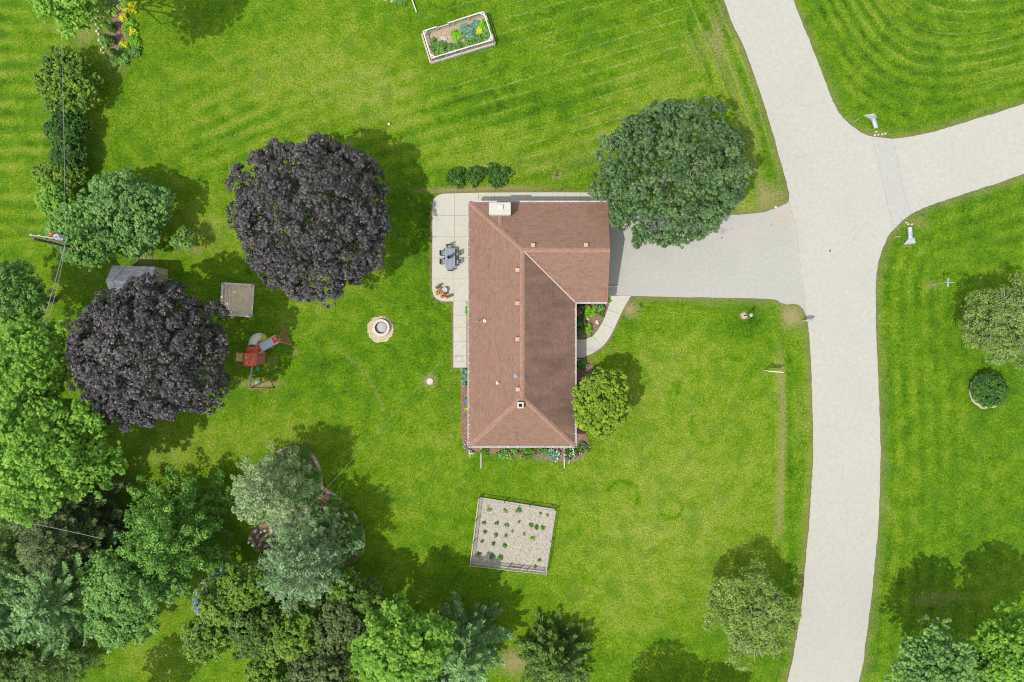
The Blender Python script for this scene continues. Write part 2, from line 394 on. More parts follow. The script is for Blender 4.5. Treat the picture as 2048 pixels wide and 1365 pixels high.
# distance to paved edges
D_r1 = dist_to(GX, GY, smooth_line(ROAD_R, 4)); D_r2 = dist_to(GX, GY, smooth_line(ROAD_R2, 4)); D_l = dist_to(GX, GY, smooth_line(ROAD_L, 4)); D_l2 = dist_to(GX, GY, smooth_line(ROAD_L2, 4))
D_dr = np.minimum(dist_to(GX, GY, drive_n), dist_to(GX, GY, drive_s))
PATIO = [(1228, 386), (1100, 385.5), (960, 386), (893, 388)] + [(880, 390), (870, 397), (865.5, 408), (865, 500), (864.5, 578), (868, 592), (877, 600), (889, 603.5), (907, 603.5), (907, 735.5), (935, 735.5), (935, 700)]
D_pa = dist_to(GX, GY, PATIO)
WALK_O = [(1262, 592), (1250, 612), (1240, 632), (1229, 656), (1219, 675), (1208, 690), (1196, 700), (1183, 708), (1168, 713.5), (1150, 716)]
WALK_I = [(1150, 679), (1166, 679), (1177, 676.5), (1188, 669), (1198, 656), (1207, 640), (1214, 622), (1219, 606), (1222, 592)]
walk_o = smooth_line(WALK_O, 4); walk_i = smooth_line(WALK_I, 4)
D_wk = dist_to(GX, GY, walk_o)
NE = sst(PX, 1590, 1660) * (PY < 330); SE = sst(PX, 1740, 1790) * (PY > 250)
in_ne = (PY < 300) & (PX > 1580); in_se = (PX > 1735) & ~in_ne
# mowing stripes: a coordinate in metres across the stripes, and its strength
s = np.zeros_like(GX); amp = np.zeros_like(GX); clipa = np.zeros_like(GX)
# north-east field: stripes run parallel to the two road edges
dA = dist_to(GX, GY, [(1265, -900), (1430, -450), (1587, 0), (1620, 85), (1655, 178), (1668, 208), (1672, 216)]); dB = dist_to(GX, GY, [(1700, 284), (1824, 273), (1880, 260), (1960, 236), (2048, 208), (2500, 60), (3200, -190)])
kk = 4.5; Dn = -kk * np.log(np.exp(-np.minimum(dA, 60) / kk) + np.exp(-np.minimum(dB, 60) / kk)) + kk * .25
s = np.where(in_ne, Dn * 1.4, s); amp = np.where(in_ne, .7 * sst(D_r1, 1.0, 2.5), amp)
clipa = np.where(in_ne, .85 * sst(D_r1, 1.5, 4) * (1 - .6 * np.exp(-((D_r1 - 8) / 3) ** 2)) * (.45 + .55 * sst(PX, 1700, 1900)), clipa)
# east lawn: stripes follow the road, fading away from it
s = np.where(in_se, D_r2, s); amp = np.where(in_se, .55 * (1 - .8 * sst(D_r2, 3, 10)) * sst(D_r2, .8, 1.6), amp)
# verge between the road and the front lawn
in_v = (PX > 1540) & (PX < 1626) & (PY > 640); s = np.where(in_v, D_l2, s); amp = np.where(in_v, .45, amp)
in_v2 = (PX > 1370) & (PY < 420) & ~in_ne & (D_l < 5.2); s = np.where(in_v2, D_l, s); amp = np.where(in_v2, .6, amp); clipa = np.where(in_v2, .5, clipa)
# north lawn: stripes run from lower left to upper right, fanning out
in_n = (PX > 250) & (PX < 1520) & (PY < 385) & ~in_v2
sn_ = GY - .27 * GX + .0035 * (GX + 6) ** 2 * np.where(GX < -6, 1, -.25)
s = np.where(in_n, sn_ * .96, s)
amp = np.where(in_n, .62 * (.25 + .75 * sst(PY, 90, 190)) * (1 - sst(PY, 330, 385)) * sst(PX, 250, 420), amp)
clipa = np.where(in_n, .42 * sst(PX, 780, 1000) * (1 - sst(PY, 280, 380)) + .30 * np.exp(-((PX - 560) / 150) ** 2 - ((PY - 275) / 40) ** 2), clipa)
# west strip: horizontal stripes
in_w = (PX < 190) & (PY < 480); s = np.where(in_w, GY, s); amp = np.where(in_w, .95 * (1 - sst(PX, 110, 190)), amp)
amp = amp * near; clipa = clipa * near
# tone of the turf itself: lush and dark below 0, yellowish above
tone = blobs([(1390, 800, 190, 260, .24), (1250, 1080, 300, 160, .20), (880, 880, 150, 150, .10), (640, 120, 170, 130, .28), (540, 150, 120, 60, .15), (760, 200, 100, 60, .25), (430, 470, 70, 50, .45), (1100, 300, 260, 70, .10), (1250, 240, 200, 60, .12),
    (500, 880, 190, 50, .32), (340, 920, 60, 30, .3), (1340, 130, 160, 100, .12), (1330, 200, 100, 60, .15), (930, 290, 120, 60, .12), (1490, 420, 60, 22, .5), (640, 620, 70, 60, .15), (800, 1000, 120, 60, .05),
    (1050, 210, 200, 30, -.25), (700, 50, 200, 50, -.10), (1350, 1040, 170, 120, .12), (1180, 1000, 90, 60, .06), (1560, 640, 60, 40, .1), (290, 1250, 90, 60, .2), (300, 1330, 90, 50, .25), (1900, 1180, 140, 60, .05),
    (1800, 60, 120, 60, -.05), (1310, 640, 130, 30, -.18), (1500, 640, 60, 40, -.35), (845, 480, 50, 160, -.22), (880, 640, 60, 100, -.10), (640, 740, 60, 60, -.12), (800, 700, 50, 80, -.05), (1300, 40, 200, 50, -.12),
    (880, 330, 60, 40, .1), (340, 230, 90, 110, .15), (480, 60, 60, 50, -.05), (1960, 1100, 120, 80, -.05), (60, 260, 80, 300, .10), (950, 330, 60, 14, .2), (1480, 150, 40, 80, .1), (900, 850, 120, 120, .03), (1230, 1250, 120, 60, .12)])
tone -= .02 * ((in_se) | (in_ne)) ; tone -= .02
# dry, tan patches and edges
dry = blobs([(1255, 618, 12, 12, .5), (1585, 632, 24, 26, 1.05), (1545, 395, 34, 30, .62), (1115, 353, 10, 8, .7), (1265, 620, 20, 22, .55), (762, 658, 34, 34, .3), (860, 763, 14, 14, 1.0), (1488, 632, 9, 9, .9),
    (1560, 560, 10, 6, .2), (900, 382, 70, 6, .7), (1010, 376, 110, 6, .75), (1030, 1325, 40, 26, .85), (1862, 570, 16, 9, .55), (390, 500, 18, 9, .7), (290, 520, 20, 14, .9), (1030, 912, 60, 9, .35), (1100, 915, 40, 12, .5),
    (520, 768, 42, 9, 1.0), (565, 650, 8, 12, .5), (590, 705, 8, 8, .6), (474, 718, 7, 16, .8), (545, 722, 12, 16, .45), (640, 620, 30, 30, .15), (185, 20, 30, 40, .5), (165, 75, 22, 28, .45), (1895, 1192, 70, 8, .32), (1860, 1205, 60, 12, .3),
    (1750, 268, 30, 8, .5), (1830, 445, 40, 14, .45), (1815, 490, 12, 8, .5), (235, 75, 26, 70, .9), (1200, 290, 80, 40, .18), (1090, 330, 120, 26, .22), (1400, 100, 30, 50, .3), (1440, 60, 12, 60, .32), (1520, 310, 30, 90, .10)])
band = np.exp(-((PX - (1563 + 3 * np.sin(PY / 60))) / 9) ** 2) * sst(PY, 640, 760) * (1 - sst(PY, 1040, 1110)); dry += .58 * band; tone += .25 * band
band2 = np.exp(-((PX - 1600) / 7) ** 2) * sst(PY, 720, 800) * (1 - sst(PY, 860, 930)); dry += .3 * band2
dry += .30 * np.exp(-(D_l - 1.6) ** 2 / .12) * (PY < 300) * in_v2 + .35 * np.exp(-(D_l - 2.6) ** 2 / .2) * (PY > 60) * in_v2
tone += -.3 * np.exp(-((PX - 1580) / 9) ** 2) * sst(PY, 650, 720) * (1 - sst(PY, 1180, 1300))
# circular darker rings in the front lawn (fairy rings)
for cx, cy, rr, a0, a1, k in ((1245, 995, 32, -30, 160, .33), (1342, 1015, 22, -200, 60, .33), (1400, 785, 45, 90, 190, .22), (1455, 775, 60, 60, 130, .16), (1420, 850, 38, 150, 250, .22), (1340, 1110, 30, 100, 240, .16)):
    rad = np.hypot(PX - cx, PY - cy); ang = np.degrees(np.arctan2(-(PY - cy), PX - cx)); aa = (ang - a0) % 360
    tone -= 1.25 * k * np.exp(-((rad - rr) / 3.8) ** 2) * (aa < (a1 - a0) % 360)
for cx, cy, rr, a0, a1, k in ((560, 880, 215, 15, 62, .35), (560, 900, 180, 20, 60, .2)):
    rad = np.hypot(PX - cx, PY - cy); ang = np.degrees(np.arctan2(-(PY - cy), PX - cx)); aa = (ang - a0) % 360
    dry += k * np.exp(-((rad - rr) / 5) ** 2) * (aa < (a1 - a0) % 360)
edge = np.minimum(np.minimum(D_r1, D_r2), np.minimum(np.minimum(D_l, D_l2), D_dr))
edge = np.where(near, edge, 9); edge2 = np.minimum(D_pa, D_wk)
tone = np.where(near, tone, 0); dry = np.where(near, dry, 0)
_r = np.random.RandomState(3)
Z = (.03 * np.sin(GX * .31 + 1.3 * np.sin(GY * .17)) * np.cos(GY * .23)) * 0.3 - .02
ny, nx = GX.shape
idx = np.arange(ny * nx).reshape(ny, nx)
Q = np.stack([idx[:-1, :-1].ravel(), idx[:-1, 1:].ravel(), idx[1:, 1:].ravel(), idx[1:, :-1].ravel()], 1)

def lawn_mat():
    n = N('lawn_grass', .85, .15)
    big = n.noise(.10, 3); med = n.noise(.65, 5, .6); sm = n.noise(3.2, 5, .65); fine = n.noise(6.5, 5, .8); grit = n.noise(15, 3, .8)
    ph = n.math('ADD', n.attr('s'), n.math('MULTIPLY', n.math('SUBTRACT', n.noise(.3, 3), .5), .9))
    stripe = n.math('SINE', n.math('MULTIPLY', ph, 2 * math.pi / 1.55))
    t = n.math('ADD', .47, n.math('MULTIPLY', n.math('SUBTRACT', big, .5), .55))
    t = n.math('ADD', t, n.math('MULTIPLY', n.math('SUBTRACT', med, .5), 1.15))
    t = n.math('ADD', t, n.math('MULTIPLY', n.math('SUBTRACT', sm, .5), 1.0))
    t = n.math('ADD', t, n.attr('tone'))
    am = n.math('MULTIPLY', n.attr('amp'), n.rng(n.noise(.16, 3), .36, .62, .25, 1.15))
    t = n.math('ADD', t, n.math('MULTIPLY', n.math('MULTIPLY', stripe, am), .24))
    c = n.ramp(t, [(.0, (.036, .100, .001)), (.28, (.080, .190, .002)), (.5, (.132, .258, .004)), (.72, (.205, .304, .020)), (1.0, (.27, .335, .055))])
    # fine blades: bright and dark flecks
    k = n.math('ADD', n.math('MULTIPLY', n.rng(fine, .36, .64), .62), n.math('MULTIPLY', n.rng(grit, .36, .64), .38))
    c = n.mix(1, c, n.ramp(k, [(0, (.30, .36, .25)), (.45, (.88, .91, .7)), (.7, (1.30, 1.25, 1.3)), (1, (2.0, 1.8, 3.0))]), 'MULTIPLY')
    # patches of clover and coarser turf
    c = n.mix(n.rng(n.noise(.42, 5, .65), .52, .60, 0, .45), c, n.mix(n.rng(fine, .35, .65), (.045, .14, .004), (.11, .26, .014)))
    c = n.mix(n.rng(n.noise(.9, 6, .75, dist=.6), .60, .68, 0, .5), c, n.mix(n.rng(fine, .35, .65), (.12, .17, .01), (.30, .32, .06)))
    # clippings left in rows
    ph2 = n.math('FRACT', n.math('DIVIDE', n.math('ADD', n.attr('s'), n.math('MULTIPLY', n.math('SUBTRACT', n.noise(.8, 5), .5), .4)), 1.27))
    row = n.rng(n.math('ABSOLUTE', n.math('SUBTRACT', ph2, .5)), .03, .10, 1, 0)
    brk = n.rng(n.noise(4.5, 4, .7), .44, .56)
    patchy = n.rng(n.noise(.15, 3), .44, .58)
    cl = n.math('MULTIPLY', n.math('MULTIPLY', n.math('MULTIPLY', row, brk), n.attr('clip')), n.math('ADD', patchy, .15), clamp=True)
    c = n.mix(cl, c, (.48, .46, .17))
    # scattered straw
    sc_ = n.rng(n.noise(2.6, 6, .8), .66, .74, 0, .55)
    c = n.mix(sc_, c, (.30, .33, .11))
    # dry turf
    d = n.math('ADD', n.attr('dry'), n.math('ADD', n.math('MULTIPLY', n.math('SUBTRACT', sm, .5), 1.3), n.math('MULTIPLY', n.math('SUBTRACT', fine, .5), .9)))
    d = n.math('MULTIPLY', n.rng(d, .36, .95, 0, .8, True), n.rng(n.attr('dry'), .03, .2))
    dn_ = n.math('ADD', n.attr('dry'), n.math('MULTIPLY', n.math('SUBTRACT', sm, .5), .9))
    c = n.mix(n.math('MULTIPLY', n.rng(dn_, .10, .5, 0, .8), n.rng(n.attr('dry'), .03, .18)), c, n.mix(n.rng(fine, .35, .65), (.15, .18, .03), (.33, .34, .10)))
    c = n.mix(d, c, n.mix(n.rng(grit, .3, .7), (.28, .22, .09), (.46, .40, .20)))
    # trodden brown edge along the paving
    e = n.math('SUBTRACT', n.attr('edge'), n.math('MULTIPLY', n.math('SUBTRACT', sm, .45), .7))
    c = n.mix(n.math('MULTIPLY', n.rng(e, .04, .26, .85, 0), n.rng(n.noise(.5, 3), .38, .6, .25, 1)), c, (.24, .17, .08))
    e3 = n.math('SUBTRACT', n.attr('edge'), n.math('MULTIPLY', n.math('SUBTRACT', n.noise(.7, 5, .7), .45), 2.6))
    c = n.mix(n.rng(e3, .1, .9, .4, 0), c, n.mix(n.rng(fine, .35, .65), (.16, .17, .05), (.34, .32, .13)))
    e2 = n.math('SUBTRACT', n.attr('edgeb'), n.math('MULTIPLY', n.math('SUBTRACT', sm, .45), .5))
    c = n.mix(n.rng(e2, .03, .3, .85, 0), c, (.30, .20, .11))
    n.bump(n.math('ADD', n.math('MULTIPLY', fine, 1.0), n.math('MULTIPLY', grit, .5)), 1.0, .16)
    return n.done(c)
M['lawn'] = lawn_mat()
V = np.stack([GX.ravel(), GY.ravel(), Z.ravel()], 1)
lawn = np_mesh('lawn', V, Q, M['lawn'], attrs=dict(s=s, amp=amp, clip=clipa, tone=tone, dry=dry, edge=np.minimum(edge, 9), edgeb=np.minimum(edge2, 9)), smooth=True)
tag(lawn, 'mown green lawn covering the whole plot', kind='structure')

# roads
road_poly = g(left_edge + [(1590, 480), (1602, 560)] + left2) + g(list(reversed(right2)) + list(reversed(right1)))
road = sheet('road', road_poly, .030, M['road'], label='pale grey residential road with a side road joining from the right')
ap = g([(1743, 273.5), (1786, 278.5), (1797, 330), (1806, 380), (1822, 429), (1805, 441), (1787, 460), (1774, 405), (1762, 350)])
sheet('apron', ap, .034, M['apron'], road)
def strip(mb, pts, w, z):
    P = [W(a, b, 0) for a, b in pts]; L = []; Rr = []
    for i, p in enumerate(P):
        d = (P[min(i + 1, len(P) - 1)] - P[max(i - 1, 0)]).normalized(); nrm = Vector((-d.y, d.x, 0))
        L.append((p + nrm * w / 2)); Rr.append((p - nrm * w / 2))
    n = len(P); mb.add([(q.x, q.y, z) for q in L] + [(q.x, q.y, z) for q in Rr], [(n + i, n + i + 1, i + 1, i) for i in range(n - 1)])
mb = MB()
for ln in ([(1743, 274), (1762, 350), (1774, 405), (1787, 460)], [(1786, 279), (1797, 330), (1806, 380), (1822, 429)]): strip(mb, ln, .045, .038)
for ln, w in (([(1577, 402), (1590, 455), (1597, 510), (1604, 560), (1610, 600), (1614, 640)], .05), ([(1560, 314), (1578, 311), (1600, 314), (1622, 306)], .035), ([(1702, 500), (1708, 475), (1722, 455), (1735, 444)], .03), ([(1735, 444), (1737, 460)], .02), ([(1640, 860), (1662, 852), (1680, 862), (1706, 858), (1722, 866)], .018), ([(1560, 210), (1580, 204), (1604, 212), (1628, 206)], .018), ([(1690, 1000), (1694, 1060), (1688, 1120), (1691, 1180)], .016), ([(1900, 270), (1906, 300), (1902, 330), (1912, 362)], .016), ([(1660, 500), (1700, 470), (1712, 430)], .014)):
    strip(mb, smooth_line([(a + _rs.uniform(-1, 1), b) for a, b in ln], 5), w, .038)
mb.build('joint', M['crack'], road)

# driveway
GAR = 9.13 - .55
drive_poly = g(drive_n[:-1]) + [Vector((GAR, W(0, 431).y, 0)), Vector((GAR, W(0, 591.5).y, 0))] + g(drive_s[1:]) + g([(1602, 560), (1590, 480)])
sheet('driveway', drive_poly, .026, M['drive'], label='wide pale asphalt driveway between garage and road')

# patio and rear walk: one slab round the north and west sides of the house
HW, HE, HWE, HN, HS, HWS, EZ, RZ = -4.13, 6.06, 9.13, 13.34, -10.12, 3.72, 2.6, 4.3
OV = .5
ip = [Vector((HW + OV, W(0, 735.5).y, 0)), Vector((HW + OV, HN - OV, 0)), Vector((HWE + .6, HN - OV, 0)), Vector((HWE + .6, W(0, 386).y, 0))]
po = g(smooth_line(PATIO[:4], 1)[1:] + smooth_line(PATIO[3:8], 4)[1:] + [(864.7, 540)] + smooth_line(PATIO[8:13], 4) + [(907, 603.5), (907, 735.5)])
patio = sheet('patio', po + ip, .10, M['patio'], thick=.16, label='pale concrete patio and walk wrapping the back of the house')
mb = MB()
for y in (432, 474.5, 516.5, 558.5, 603): strip(mb, [(865.5, y), (940, y)], .03, .104)
strip(mb, [(909.5, 386), (909, 500), (907.5, 603)], .03, .104)
for x in (957, 988.5, 1019.5, 1074, 1104, 1131.5, 1161, 1190): strip(mb, [(x, 386), (x, 418)], .03, .104)
for y in (632, 655, 683, 711): strip(mb, [(907.5, y), (935, y)], .03, .104)
strip(mb, [(912, 713), (925, 713), (925, 724), (912, 724), (912, 713)], .05, .104)
mb.build('joint', M['joint'], patio)

# curving front walk, with a stoop of two steps against the house
wk = g(walk_o) + [Vector((HE - OV + .6, W(0, 716).y, 0)), Vector((HE - OV + .6, W(0, 679).y, 0))] + g(walk_i[3:])
walk = sheet('front_walk', wk, .08, M['patio'], thick=.14, label='curving concrete walk from the driveway to the front steps')
mb = MB()
for a, b in (((1214, 619), (1240, 629)), ((1206, 648), (1227, 659)), ((1186, 671), (1204, 696))): strip(mb, [a, b], .03, .084)
mb.build('joint', M['joint'], walk)

# planted beds
def bed(name, pts, mat, label, z=.035, k=4, jit=.0):
    return sheet(name, g(smooth_line(pts, k, True) if k > 1 else pts, 0, jit), z, mat, label=label)
bed('bed_front', [(1130, 600), (1215, 600), (1219, 605), (1210, 632), (1196, 658), (1180, 674), (1165, 678), (1130, 679)], M['mulch'], 'bark mulch bed between garage and front walk', .04, 1)
bed('bed_west', [(940, 736), (922, 736), (921, 780), (922, 830), (922, 870), (926, 895), (935, 905), (945, 905), (960, 900)], M['mulch'], 'mulch strip along the west wall of the house', .036, 1, .0)
bed('bed_west_walk', [(940, 603), (933, 603), (933, 736), (940, 736)], M['mulch'], 'narrow planting gap between walk and house wall', .106, 1)
bed('bed_south', [(950, 880), (955, 904), (990, 908), (1040, 912), (1080, 918), (1115, 922), (1140, 925), (1165, 915), (1178, 895), (1172, 870), (1150, 860), (1130, 880)], M['mulch'], 'mulch bed along the south wall of the house', .033)
bed('bed_east', [(1130, 716), (1170, 716), (1185, 730), (1180, 760), (1165, 800), (1160, 860), (1130, 880)], M['mulch'], 'mulch bed under the cedar by the front wall', .030)
bed('bed_north_west', [(228, -40), (250, -30), (246, 0), (247, 30), (240, 60), (247, 80), (243, 98), (226, 96), (215, 80), (220, 60), (212, 45), (224, 30), (232, 10)], M['mulch'], 'pinkish mulch path through the garden bed at the upper left', .034)
bed('bed_island', [(560, 905), (590, 896), (618, 906), (634, 925), (642, 955), (645, 975), (668, 990), (695, 1015), (718, 1045), (727, 1075), (722, 1110), (690, 1130), (620, 1110), (560, 1110), (515, 1095), (497, 1082), (505, 1060), (540, 1035), (520, 990), (520, 940)], M['mulch'], 'large curved island bed mulched brown, edged with tan stones', .034)

edge_pts = smooth_line([(556, 903), (590, 896), (618, 906), (634, 925), (642, 955), (645, 975), (668, 990), (695, 1015), (718, 1045), (727, 1075), (724, 1108)], 8)
mb = MB(); strip(mb, edge_pts, .34, .040); strip(mb, smooth_line([(645, 978), (632, 1000), (606, 1022), (596, 1034)], 5), .55, .042)
mb.build('bed_rim', M['gravel'], bpy.data.objects['bed_island'])
ring = [W(1974, 782) + Vector(((1.82 + _rs.uniform(-.09, .09)) * math.cos(k / 30 * 6.283), (1.82 + _rs.uniform(-.09, .09)) * math.sin(k / 30 * 6.283), 0)) for k in range(30)]
sheet('mulch_ring', ring, .02, M['gravel'], label='tan mulch ring under the dark round shrub')
# ------------------------------------------------------------------ the house
house = empty('house', (0.96, 1.6, 0), 'single storey ranch house with a red-brown shingle hip roof and attached garage', 'house')
WL, WR, WG, WN_, WS_, WWS = HW + OV, HE - OV, HWE - .35, HN - OV, HS + OV, HWS + OV
mb = MB(); mb.prism([(WL, WS_), (WR, WS_), (WR, WWS), (WG, WWS), (WG, WN_), (WL, WN_)], 0, EZ - .12)
# gable triangle over the garage
ym = (HN + HWS) / 2
mb.add([(WG, WWS, EZ - .12), (WG, WN_, EZ - .12), (WG, ym, RZ - .16), (WG - .2, WWS, EZ - .12), (WG - .2, WN_, EZ - .12), (WG - .2, ym, RZ - .16)], [(0, 1, 2), (5, 4, 3), (0, 2, 5, 3), (2, 1, 4, 5)])
wall = mb.build('wall', M['wall'], house)
MB().prism([(HW + .03, HS + .03), (HE - .03, HS + .03), (HE - .03, HWS + .03), (HWE - .03, HWS + .03), (HWE - .03, HN - .03), (HW + .03, HN - .03)], EZ - .16, EZ - .135).build('soffit', M['white'], house)

rx = (HW + HE) / 2; sy = HS + (HE - HW) / 2 * .94
A_ = (rx, ym, RZ); B_ = (rx, sy, RZ); E_ = (HWE, ym, RZ)
def roofplane(pts, along, mat_i):
    """pts world; along = unit vector of the eave; uv in metres"""
    P = [Vector(p) for p in pts]; nrm = (P[1] - P[0]).cross(P[2] - P[0]).normalized()
    u = Vector(along); v = nrm.cross(u).normalized()
    return P, [(p.dot(u), p.dot(v)) for p in P], mat_i
planes = [
    roofplane([(HW, HN, EZ), (HW, HS, EZ), B_, A_], (0, 1, 0), 0),
    roofplane([(HW, HS, EZ), (HE, HS, EZ), B_], (1, 0, 0), 0),
    roofplane([(HE, HS, EZ), (HE, HWS, EZ), A_, B_], (0, 1, 0), 1),
    roofplane([(HE, HWS, EZ), (HWE, HWS, EZ), E_, A_], (1, 0, 0), 0),
    roofplane([(HWE, HN, EZ), (HW, HN, EZ), A_, E_], (1, 0, 0), 0)]
me = bpy.data.meshes.new('roof'); vv = []; ff = []; uvs = []; mi = []
o0 = origin_of(house)
for P, U, m_ in planes:
    b = len(vv); vv += [tuple(p - o0) for p in P]; ff.append(tuple(range(b, b + len(P)))); uvs += U; mi.append(m_)
for P, U, m_ in planes:      # underside
    b = len(vv); vv += [tuple(p - o0 - Vector((0, 0, .12))) for p in P]; ff.append(tuple(range(b + len(P) - 1, b - 1, -1))); uvs += list(reversed(U)); mi.append(0)
me.from_pydata(vv, [], ff); ul = me.uv_layers.new(name='UVMap')
for i, u in enumerate(uvs): ul.data[i].uv = u
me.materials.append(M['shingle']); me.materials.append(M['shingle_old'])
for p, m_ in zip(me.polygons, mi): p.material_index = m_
roof = link('roof', me, house)
# ridge and hip caps: overlapping bent tabs
def caps(name, a, b, w=.23, mat=None):
    a = Vector(a); b = Vector(b); d = (b - a); L = d.length; d.normalize(); side = d.cross(Vector((0, 0, 1))).normalized(); mb = MB()
    n = max(1, int(L / .26)); 
    for i in range(n):
        p = a + d * (L * i / n); q = a + d * (L * (i + 1) / n + .03); drop = Vector((0, 0, -w * .31))
        lift0 = Vector((0, 0, .035)); lift1 = Vector((0, 0, .052))
        mb.add([p - side * w + drop + lift0, p + lift0, p + side * w + drop + lift0, q - side * w + drop + lift1, q + lift1, q + side * w + drop + lift1],
               [(0, 1, 4, 3), (1, 2, 5, 4)])
    o = mb.build(name, mat or M['cap'], roof); return o
caps('ridge_cap', A_, B_); caps('ridge_cap', A_, E_)
caps('hip_cap', (HW, HN, EZ), A_); caps('hip_cap', (HW, HS, EZ), B_); caps('hip_cap', (HE, HS, EZ), B_)
mb = MB(); a = Vector(A_) + Vector((.15, -.15, 0)); b = Vector((HE, HWS, EZ)); d = (b - a).normalized(); sd = d.cross(Vector((0, 0, 1))).normalized() * .06
mb.add([a - sd + Vector((0, 0, .05)), a + sd + Vector((0, 0, .05)), b + sd + Vector((0, 0, .05)), b - sd + Vector((0, 0, .05)), a + Vector((0, 0, .015)), b + Vector((0, 0, .015))], [(0, 4, 5, 3), (4, 1, 2, 5)])
mb.build('valley_flashing', simple('valley_metal', (.50, .40, .34), .1, 3, .6), roof)

# gutters: open troughs with straps
def gutter(a, b, out, w=.13):
    a = Vector((*a, EZ)); b = Vector((*b, EZ)); o_ = Vector((*out, 0)); mb = MB()
    n_ = o_
    prof = [(0.0, .0), (0.0, -.11), (w * .8, -.11), (w, -.05), (w, .03), (w - .03, .03), (w - .03, -.04), (w * .75, -.095), (.012, -.095), (.012, .0)]
    P = [a + n_ * (x + .005) + Vector((0, 0, z)) for x, z in prof] + [b + n_ * (x + .005) + Vector((0, 0, z)) for x, z in prof]
    k = len(prof); mb.add(P, [(i, (i + 1) % k, k + (i + 1) % k, k + i) for i in range(k)] + [tuple(range(k - 1, -1, -1)), tuple(range(k, 2 * k))])
    L = (b - a).length; d = (b - a).normalized(); t = .4
    while t < L - .1:
        p = a + d * t + Vector((0, 0, .022)); mb.bar(p - n_ * .10 + Vector((0, 0, .04)), p + n_ * w, .035, .012); t += .85
    return mb.build('gutter', M['white'], house)
gutter((HW, HS), (HW, HN), (-1, 0)); gutter((HW, HN), (HWE, HN), (0, 1)); gutter((HW, HS), (HE, HS), (0, -1)); gutter((HE, HS), (HE, HWS), (1, 0)); gutter((HE + .14, HWS), (HWE, HWS), (0, -1))
# rake boards of the gable end
mb = MB(); mb.bar((HWE + .02, HN, EZ - .07), (HWE + .02, ym, RZ - .07), .05, .15); mb.bar((HWE + .02, HWS, EZ - .07), (HWE + .02, ym, RZ - .07), .05, .15); mb.build('rake_board', M['copper'], house)

# broad stuccoed chimney with a saddle roof behind it
cx0, cx1 = W(979, 0, 4.35).x, W(1020.5, 0, 4.35).x; cy1, cy0 = W(0, 406, 4.35).y, W(0, 428.5, 4.35).y
ch = MB().box((cx0 + cx1) / 2, (cy0 + cy1) / 2, 2.1, cx1 - cx0, cy1 - cy0, 4.2).build('chimney', M['stucco'], house)
MB().box((cx0 + cx1) / 2, (cy0 + cy1) / 2, 4.255, cx1 - cx0 + .1, cy1 - cy0 + .1, .11).build('chimney_cap', M['stucco'], ch, bevel=.02)
fx, fy = W(1001, 415, 4.5).x, W(1001, 415, 4.5).y
mb = MB(); mb.box(fx, fy, 4.36, .26, .26, .1); mb.box(fx, fy, 4.50, .4, .4, .05)
for i in (-1, 1):
    for j in (-1, 1): mb.bar((fx + i * .12, fy + j * .12, 4.4), (fx + i * .12, fy + j * .12, 4.49), .02)
mb.build('flue_cap', M['white'], ch)
def rz_n(y): return EZ + (HN - y) / (HN - ym) * (RZ - EZ)
mx_ = (cx0 + cx1) / 2; zt = 3.42; yb = HN - (zt - EZ) / (RZ - EZ) * (HN - ym) 
b0 = [(cx0, cy0, rz_n(cy0) + .01), (cx1, cy0, rz_n(cy0) + .01), (mx_, cy0, zt), (mx_, yb, zt + .01)]
MB().add(b0, [(0, 3, 2), (2, 3, 1), (0, 2, 1)]).build('cricket', M['shingle'], roof)
caps('cricket_cap', (mx_, cy0 - .02, zt + .01), (mx_, yb - .1, zt + .02), .17)
# small square flue near the south hip
qx, qy = W(1041, 811, 4.5).x, W(1041, 811, 4.5).y
c2 = MB(); 
for dx, dy, sx_, sy_ in ((-.22, 0, .14, .58), (.22, 0, .14, .58), (0, -.22, .30, .14), (0, .22, .30, .14)): c2.box(qx + dx, qy + dy, 4.1, sx_, sy_, .9)
c2 = c2.build('flue', M['stucco'], house)
MB().box(qx, qy, 4.18, .30, .30, .5).build('flue_liner', M['black'], c2)  # solid matte black block filling the flue opening
# box vents
for px, py in ((1066, 491), (1172, 490.5), (1035, 540.5), (1035, 607), (1035, 679), (1035.5, 779)):
    h = 4.2; p = W(px, py, h); zb = RZ - (abs(p.x - rx) * (RZ - EZ) / ((HE - HW) / 2) if px < 1045 else abs(p.y - ym) * (RZ - EZ) / (HN - ym))
    mb = MB(); mb.box(p.x, p.y, zb + .08, .26, .26, .18); mb.box(p.x, p.y, zb + .2, .40, .38, .07); mb.build('roof_vent', M['vent'], roof, bevel=.012)
def zroof_w(x): return EZ + (x - HW) / ((HE - HW) / 2) * (RZ - EZ)
for px, py, r_, hh, mt in ((969.5, 641.5, .10, .28, 'white'), (995, 766.5, .09, .35, 'white'), (1032, 751, .13, .18, 'grey_metal')):
    p = W(px, py, 3.7); z0 = zroof_w(p.x); mb = MB(); mb.lathe(p.x, p.y, [(r_ * 1.9, z0 - .03), (r_ * 1.7, z0 + .05), (r_, z0 + .09), (r_, z0 + hh), (r_ * .7, z0 + hh), (r_ * .7, z0 + hh - .08)], 12)
    mb.build('vent_pipe', M[mt], roof)
